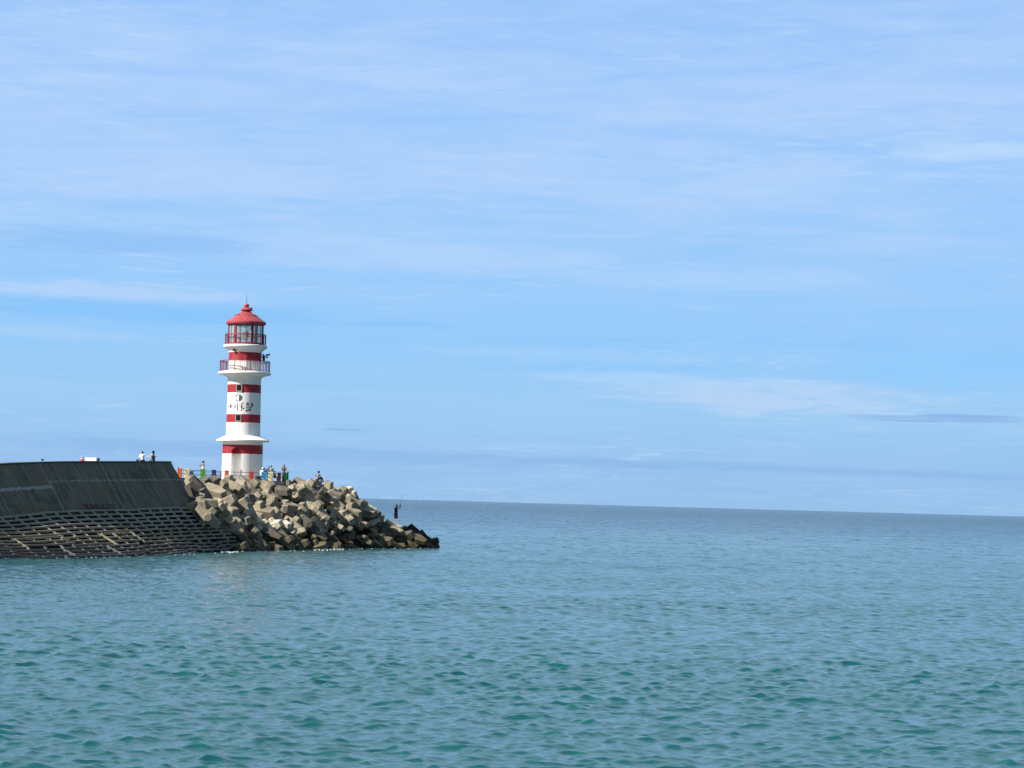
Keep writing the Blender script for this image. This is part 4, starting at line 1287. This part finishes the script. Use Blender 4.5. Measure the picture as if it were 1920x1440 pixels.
    if bun: h_.ball(hd - fwd * .11 + Vector((0, 0, .07)), .06)
    h2 = h_.build('hair', M['hair'], root); remesh(h2, .012)
    ey = MB()
    for s_ in (-1, 1): ey.ball(hd + fwd * .083 + sd * s_ * .032 + Vector((0, 0, .005)), .009, n=8, m=6)
    ey.build('eyes', M['cblack'], root)
    if hat:
        brim, colr = hat
        q = MB().lathe([(.0, .13), (.07, .125), (.098, .09), (.105, .02), (brim, -.005), (brim, -.012), (.10, .0), (.09, .01)], 24)
        ho = q.build('hat', M[colr], root, loc=hd + Vector((0, 0, .035)), smooth=50)
        if brim > .15: ho.rotation_euler = (rad(-10), rad(8), 0)
    if vest:
        v_ = MB(); v_.cap(V['pel'] + Vector((0, 0, .06)), V['chest'], .15, .165, 12); v_.ball(V['chest'] + Vector((0, 0, .04)), .172, .142, .15)
        vo = v_.build('vest', M[vest], root); remesh(vo, .014)
    return root

def stand(**kw):
    J = dict(pel=(0, 0, .95), chest=(0, 0, 1.28), neck=(0, 0, 1.47), head=(0, .01, 1.62), shL=(-.19, 0, 1.40), elL=(-.24, -.02, 1.12), wrL=(-.24, .08, .88), shR=(.19, 0, 1.40), elR=(.24, -.02, 1.12), wrR=(.24, .08, .88),
             hipL=(-.09, 0, .88), knL=(-.10, .02, .48), anL=(-.11, -.02, .09), hipR=(.09, 0, .88), knR=(.10, .02, .48), anR=(.11, -.02, .09))
    J.update(kw); return J
def sit(**kw):    # seated with the seat at z = 0; legs hang forward
    J = dict(pel=(0, 0, .10), chest=(0, .03, .42), neck=(0, .05, .60), head=(0, .07, .75), shL=(-.19, .03, .54), elL=(-.25, .02, .28), wrL=(-.22, .20, .14), shR=(.19, .03, .54), elR=(.25, .02, .28), wrR=(.22, .20, .14),
             hipL=(-.09, .02, .09), knL=(-.13, .42, .10), anL=(-.13, .44, -.30), hipR=(.09, .02, .09), knR=(.13, .42, .10), anR=(.13, .44, -.30))
    J.update(kw); return J

# two people seated on the sea wall crest, backs to the camera (facing inland, +y)
p1 = crest_at(267); p2 = crest_at(287)
person(p1, rad(5), 'person in a white shirt sitting on the sea wall, arm stretched to the right', sit(shR=(.19, .05, .52), elR=(.36, .04, .32), wrR=(.58, .08, .46)), 'cwhite', 'cblack', sleeves='long')
person(p2, rad(25), 'person in a dark hat and dark top over white sleeves sitting on the sea wall', sit(shL=(-.18, .03, .54), elL=(-.27, -.02, .36), wrL=(-.16, .10, .50), shR=(.18, .03, .54), elR=(.24, -.08, .40), wrR=(-.02, -.14, .50)), 'cwhite', 'cbrown', hairlen=.14, hat=(.17, 'cnavy'), sleeves='long', vest='cblack')
# standing behind the green pillar
def deck_pt(x, D_): b = atY(x, 890, D_); return Vector((b.x, b.y, DECK))
person(deck_pt(381, 219.5), rad(70), 'woman with dark bunched hair and long white top standing behind the green pillar', stand(chest=(0, .04, 1.27), neck=(0, .05, 1.46), head=(0, .06, 1.60), elL=(-.20, .32, 1.22), wrL=(-.14, .22, 1.40), elR=(.2, .30, 1.20), wrR=(.1, .2, 1.42)), 'cwhite', 'cblack', bun=True, hairlen=.05, sleeves='none', skin='skind')
# bench with the two seated, right of the lighthouse
bp = deck_pt(495, 227.6)
bench = empty('bench', bp, 'low dark bench right of the lighthouse carrying two seated people', 'bench')
bench.rotation_euler = (0, 0, rad(10))
MB().box((0, 0, .42), (1.5, .42, .06)).build('seat', M['cbrown'], bench, bevel=.01)
for x_ in (-.6, .6): MB().box((x_, 0, .195), (.07, .36, .39)).build('leg', M['dark'], bench)
def bp_(x, dz=.45): b = deck_pt(x, 227.6); return Vector((b.x, b.y, DECK + dz))
person(bp_(490.3), rad(-50), 'person in a white shirt and pale cap seated right of the lighthouse', sit(head=(0, .12, .73), face=(-.3, 1, 0)), 'cwhite', 'cnavy', hat=(.12, 'cwhite'), sleeves='long')
person(bp_(496.3), rad(20), 'person with black hair and wine red top seated behind the blue pillar', sit(elL=(-.3, .1, .42), wrL=(-.12, .2, .5)), 'cwine', 'cblack', hairlen=.06, sleeves='short')
person(deck_pt(504.3, 227.9), rad(-15), 'person in dark clothes standing at the left of the yellow pillar by the lighthouse', stand(elL=(-.38, .05, 1.22), wrL=(-.3, .1, 1.0)), 'cnavy', 'cblack', sleeves='long', scale=.86)
person(deck_pt(508.5, 226.8), rad(10), 'person in a lilac grey top with black hair standing behind the right-hand yellow pillar', stand(), 'clilac', 'cblack', sleeves='long', scale=.90)
person(deck_pt(514.5, 227.6), rad(-60), 'crouching person in black between the yellow and the maroon pillar', sit(), 'cblack', 'cblack', sleeves='long', scale=.82).location.z += .32
person(deck_pt(532.3, 229), rad(180), 'person in a patterned brown shirt standing behind the dark green pillar', stand(elL=(-.21, .14, 1.15), wrL=(-.10, .22, 1.40), elR=(.21, .14, 1.15), wrR=(.10, .22, 1.42)), 'ccamo', 'cbrown', hairlen=.10, sleeves='short', skin='skind', scale=.99)
MB_post = MB().tube((0, 0, 0), (0, 0, .95), .07, n=12).ball((0, 0, .95), .08)
tag(MB_post.build('bollard', M['dark'], None, deck_pt(539.8, 228.5)), 'black round-topped bollard beside the dark green pillar', 'bollard')
mbk = MB().box((0, 0, .2), (.5, .35, .34)); mbk.path([(-.1, 0, .36), (-.06, 0, .44), (.06, 0, .44), (.1, 0, .36)], .015, 6)
tag(mbk.build('bag', M['cblack'], None, bp_(484.5, 0), bevel=.04), 'black bag on the promenade left of the blue pillar', 'bag')
# seated man in a sun hat on the crest block
bpy.context.view_layer.update()
dg_ = bpy.context.evaluated_depsgraph_get()
def rest(x, y, D_, rx=.5, ry=1.2):
    # the highest spot of the pile near a point, to put feet or a seat on
    c_ = atY(x, y, D_); best = None
    for i in range(-4, 5):
        for j in range(-6, 7):
            o_ = Vector((c_.x + rx * i / 4, c_.y + ry * j / 6, 30))
            hit, lc, *_r = SC.ray_cast(dg_, o_, Vector((0, 0, -1)))
            if hit:
                sc_ = abs(lc.z - c_.z) + .15 * abs(i / 4) + .1 * abs(j / 6)
                if best is None or sc_ < best[0]: best = (sc_, lc)
    return best[1]
seat_b = put_block(601, 912, 231, 'B', .92, orient(1, -.16, -.15, .25))
tag(seat_b, 'sandy tan concrete armour block on the crest under the person in the brimmed hat', 'armour block', 'concrete armour blocks piled round the lighthouse')
sp = atY(596.0, 899.5, 231)
mw = Matrix.LocRotScale(seat_b.location, seat_b.rotation_euler, seat_b.scale)
pts_ = [mw @ v.co for v in seat_b.data.vertices]
zt_ = max(p.z for p in pts_)
tops = [p for p in pts_ if p.z > zt_ - .16]
c_ = sum(tops, Vector()) / len(tops)
seat_b.location += sp - Vector((c_.x, c_.y, zt_ - .05))
person(sp, rad(-55), 'person in a brimmed hat and grey shirt sitting on a crest block, hand on hip', sit(shL=(-.18, .03, .54), elL=(-.42, -.12, .42), wrL=(-.2, .0, .22), elR=(.22, .20, .30), wrR=(.16, .40, .12), knL=(-.13, .40, .22), anL=(-.13, .5, -.12), knR=(.13, .40, .2), anR=(.13, .52, -.12)), 'clightgrey', 'cblack', hat=(.20, 'cnavy'), sleeves='short', skin='skind')
# fisherman
fp_ = atY(742, 981.0, 236.5)
fsh = person(fp_, rad(-30), 'person fishing from a whitish block, dark shorts, dark and grey top, arms raised', stand(elL=(-.05, .30, 1.48), wrL=(.16, .36, 1.66), elR=(.28, .22, 1.42), wrR=(.26, .36, 1.66), head=(0, .08, 1.60)), 'clightgrey', 'cnavy', hat=(.11, 'cgrey'), sleeves='short', shorts=True, vest='cblack', scale=1.10, shoes='cwhite')
h0 = fsh.matrix_basis @ Vector((.22, .40, 1.70))
tip = atY(757, 925, 236.5)
rod = MB(); prev = h0 - (tip - h0) * .22
for i in range(1, 13):
    t_ = i / 12
    q = (h0 - (tip - h0) * .22).lerp(tip, t_) + Vector((-.06, 0, .10)) * math.sin(t_ * PI)
    rod.tube(prev, q, .017 - .011 * (t_ - 1 / 12), .017 - .011 * t_, 6); prev = q
rodo = rod.build('fishing_rod', M['dark'])
rodo.data.transform(Matrix.Translation(-h0)); rodo.location = h0
tag(rodo, 'long thin dark fishing rod held up against the sky', 'fishing rod')
# person low among the blocks near the water
lp_ = rest(708, 1006, 232, .4, 1.5)
person(lp_, rad(15), 'bare-legged person in dark clothes standing among the low blocks near the water', stand(pel=(0, -.05, .80), chest=(-.03, .05, 1.10), neck=(-.05, .1, 1.27), head=(-.05, .14, 1.40), shL=(-.22, .08, 1.22), shR=(.14, .08, 1.22), hipL=(-.09, -.02, .74), hipR=(.09, -.02, .74), knL=(-.1, .14, .44), knR=(.1, .14, .44), elL=(-.28, .1, .96), wrL=(-.15, .25, .80), elR=(.2, .1, .96), wrR=(.1, .28, .82)),
       'cblack', 'cbrown', sleeves='short', shorts=True, scale=1.0, shoes='cwhite')

# ------------------------------------------------------------------ surf foam along the toe
def foam():
    m_ = mat('foam', (0.85, 0.88, 0.88), 0.7, 0.2)
    mb = MB(); r_ = random.Random(9)
    def band(x0, x1, y, n, thick, spread=0.9):
        for _ in range(n):
            x = r_.uniform(x0, x1)
            if math.sin(x * 2.1) + math.sin(x * .83 + 2) < r_.uniform(-1.2, .9): continue
            p_ = atZ(x, y + r_.gauss(0, thick), 0.0)
            p_.z = r_.uniform(.01, .05) * spread
            a = r_.uniform(.012, .05)
            mb.ball(p_, a * 2.2, a * 1.6, a * .22 * spread + .01, 7, 5, Matrix.Rotation(r_.uniform(0, 3), 3, 'Z'))
    band(416, 446, 1035.3, 110, 1.0, 1.0); band(448, 462, 1034, 22, .6, 1.3)
    band(584, 645, 1030.3, 300, 1.3, 1.1); band(462, 584, 1034, 40, .6); band(645, 700, 1029.5, 34, .6); band(700, 815, 1028.6, 40, .6)
    band(0, 416, 1046, 1, .5)
    for x in np.linspace(0, 415, 90): 
        if r_.random() < .18:
            y = ip(x, (0, 100, 200, 320, 400, 416), (1049, 1047.5, 1046.5, 1041, 1037.3, 1036.5)); band(x - 2, x + 2, y, 1, .5)
    return tag(mb.build('foam', m_, smooth=80), kind='stuff')
foam()
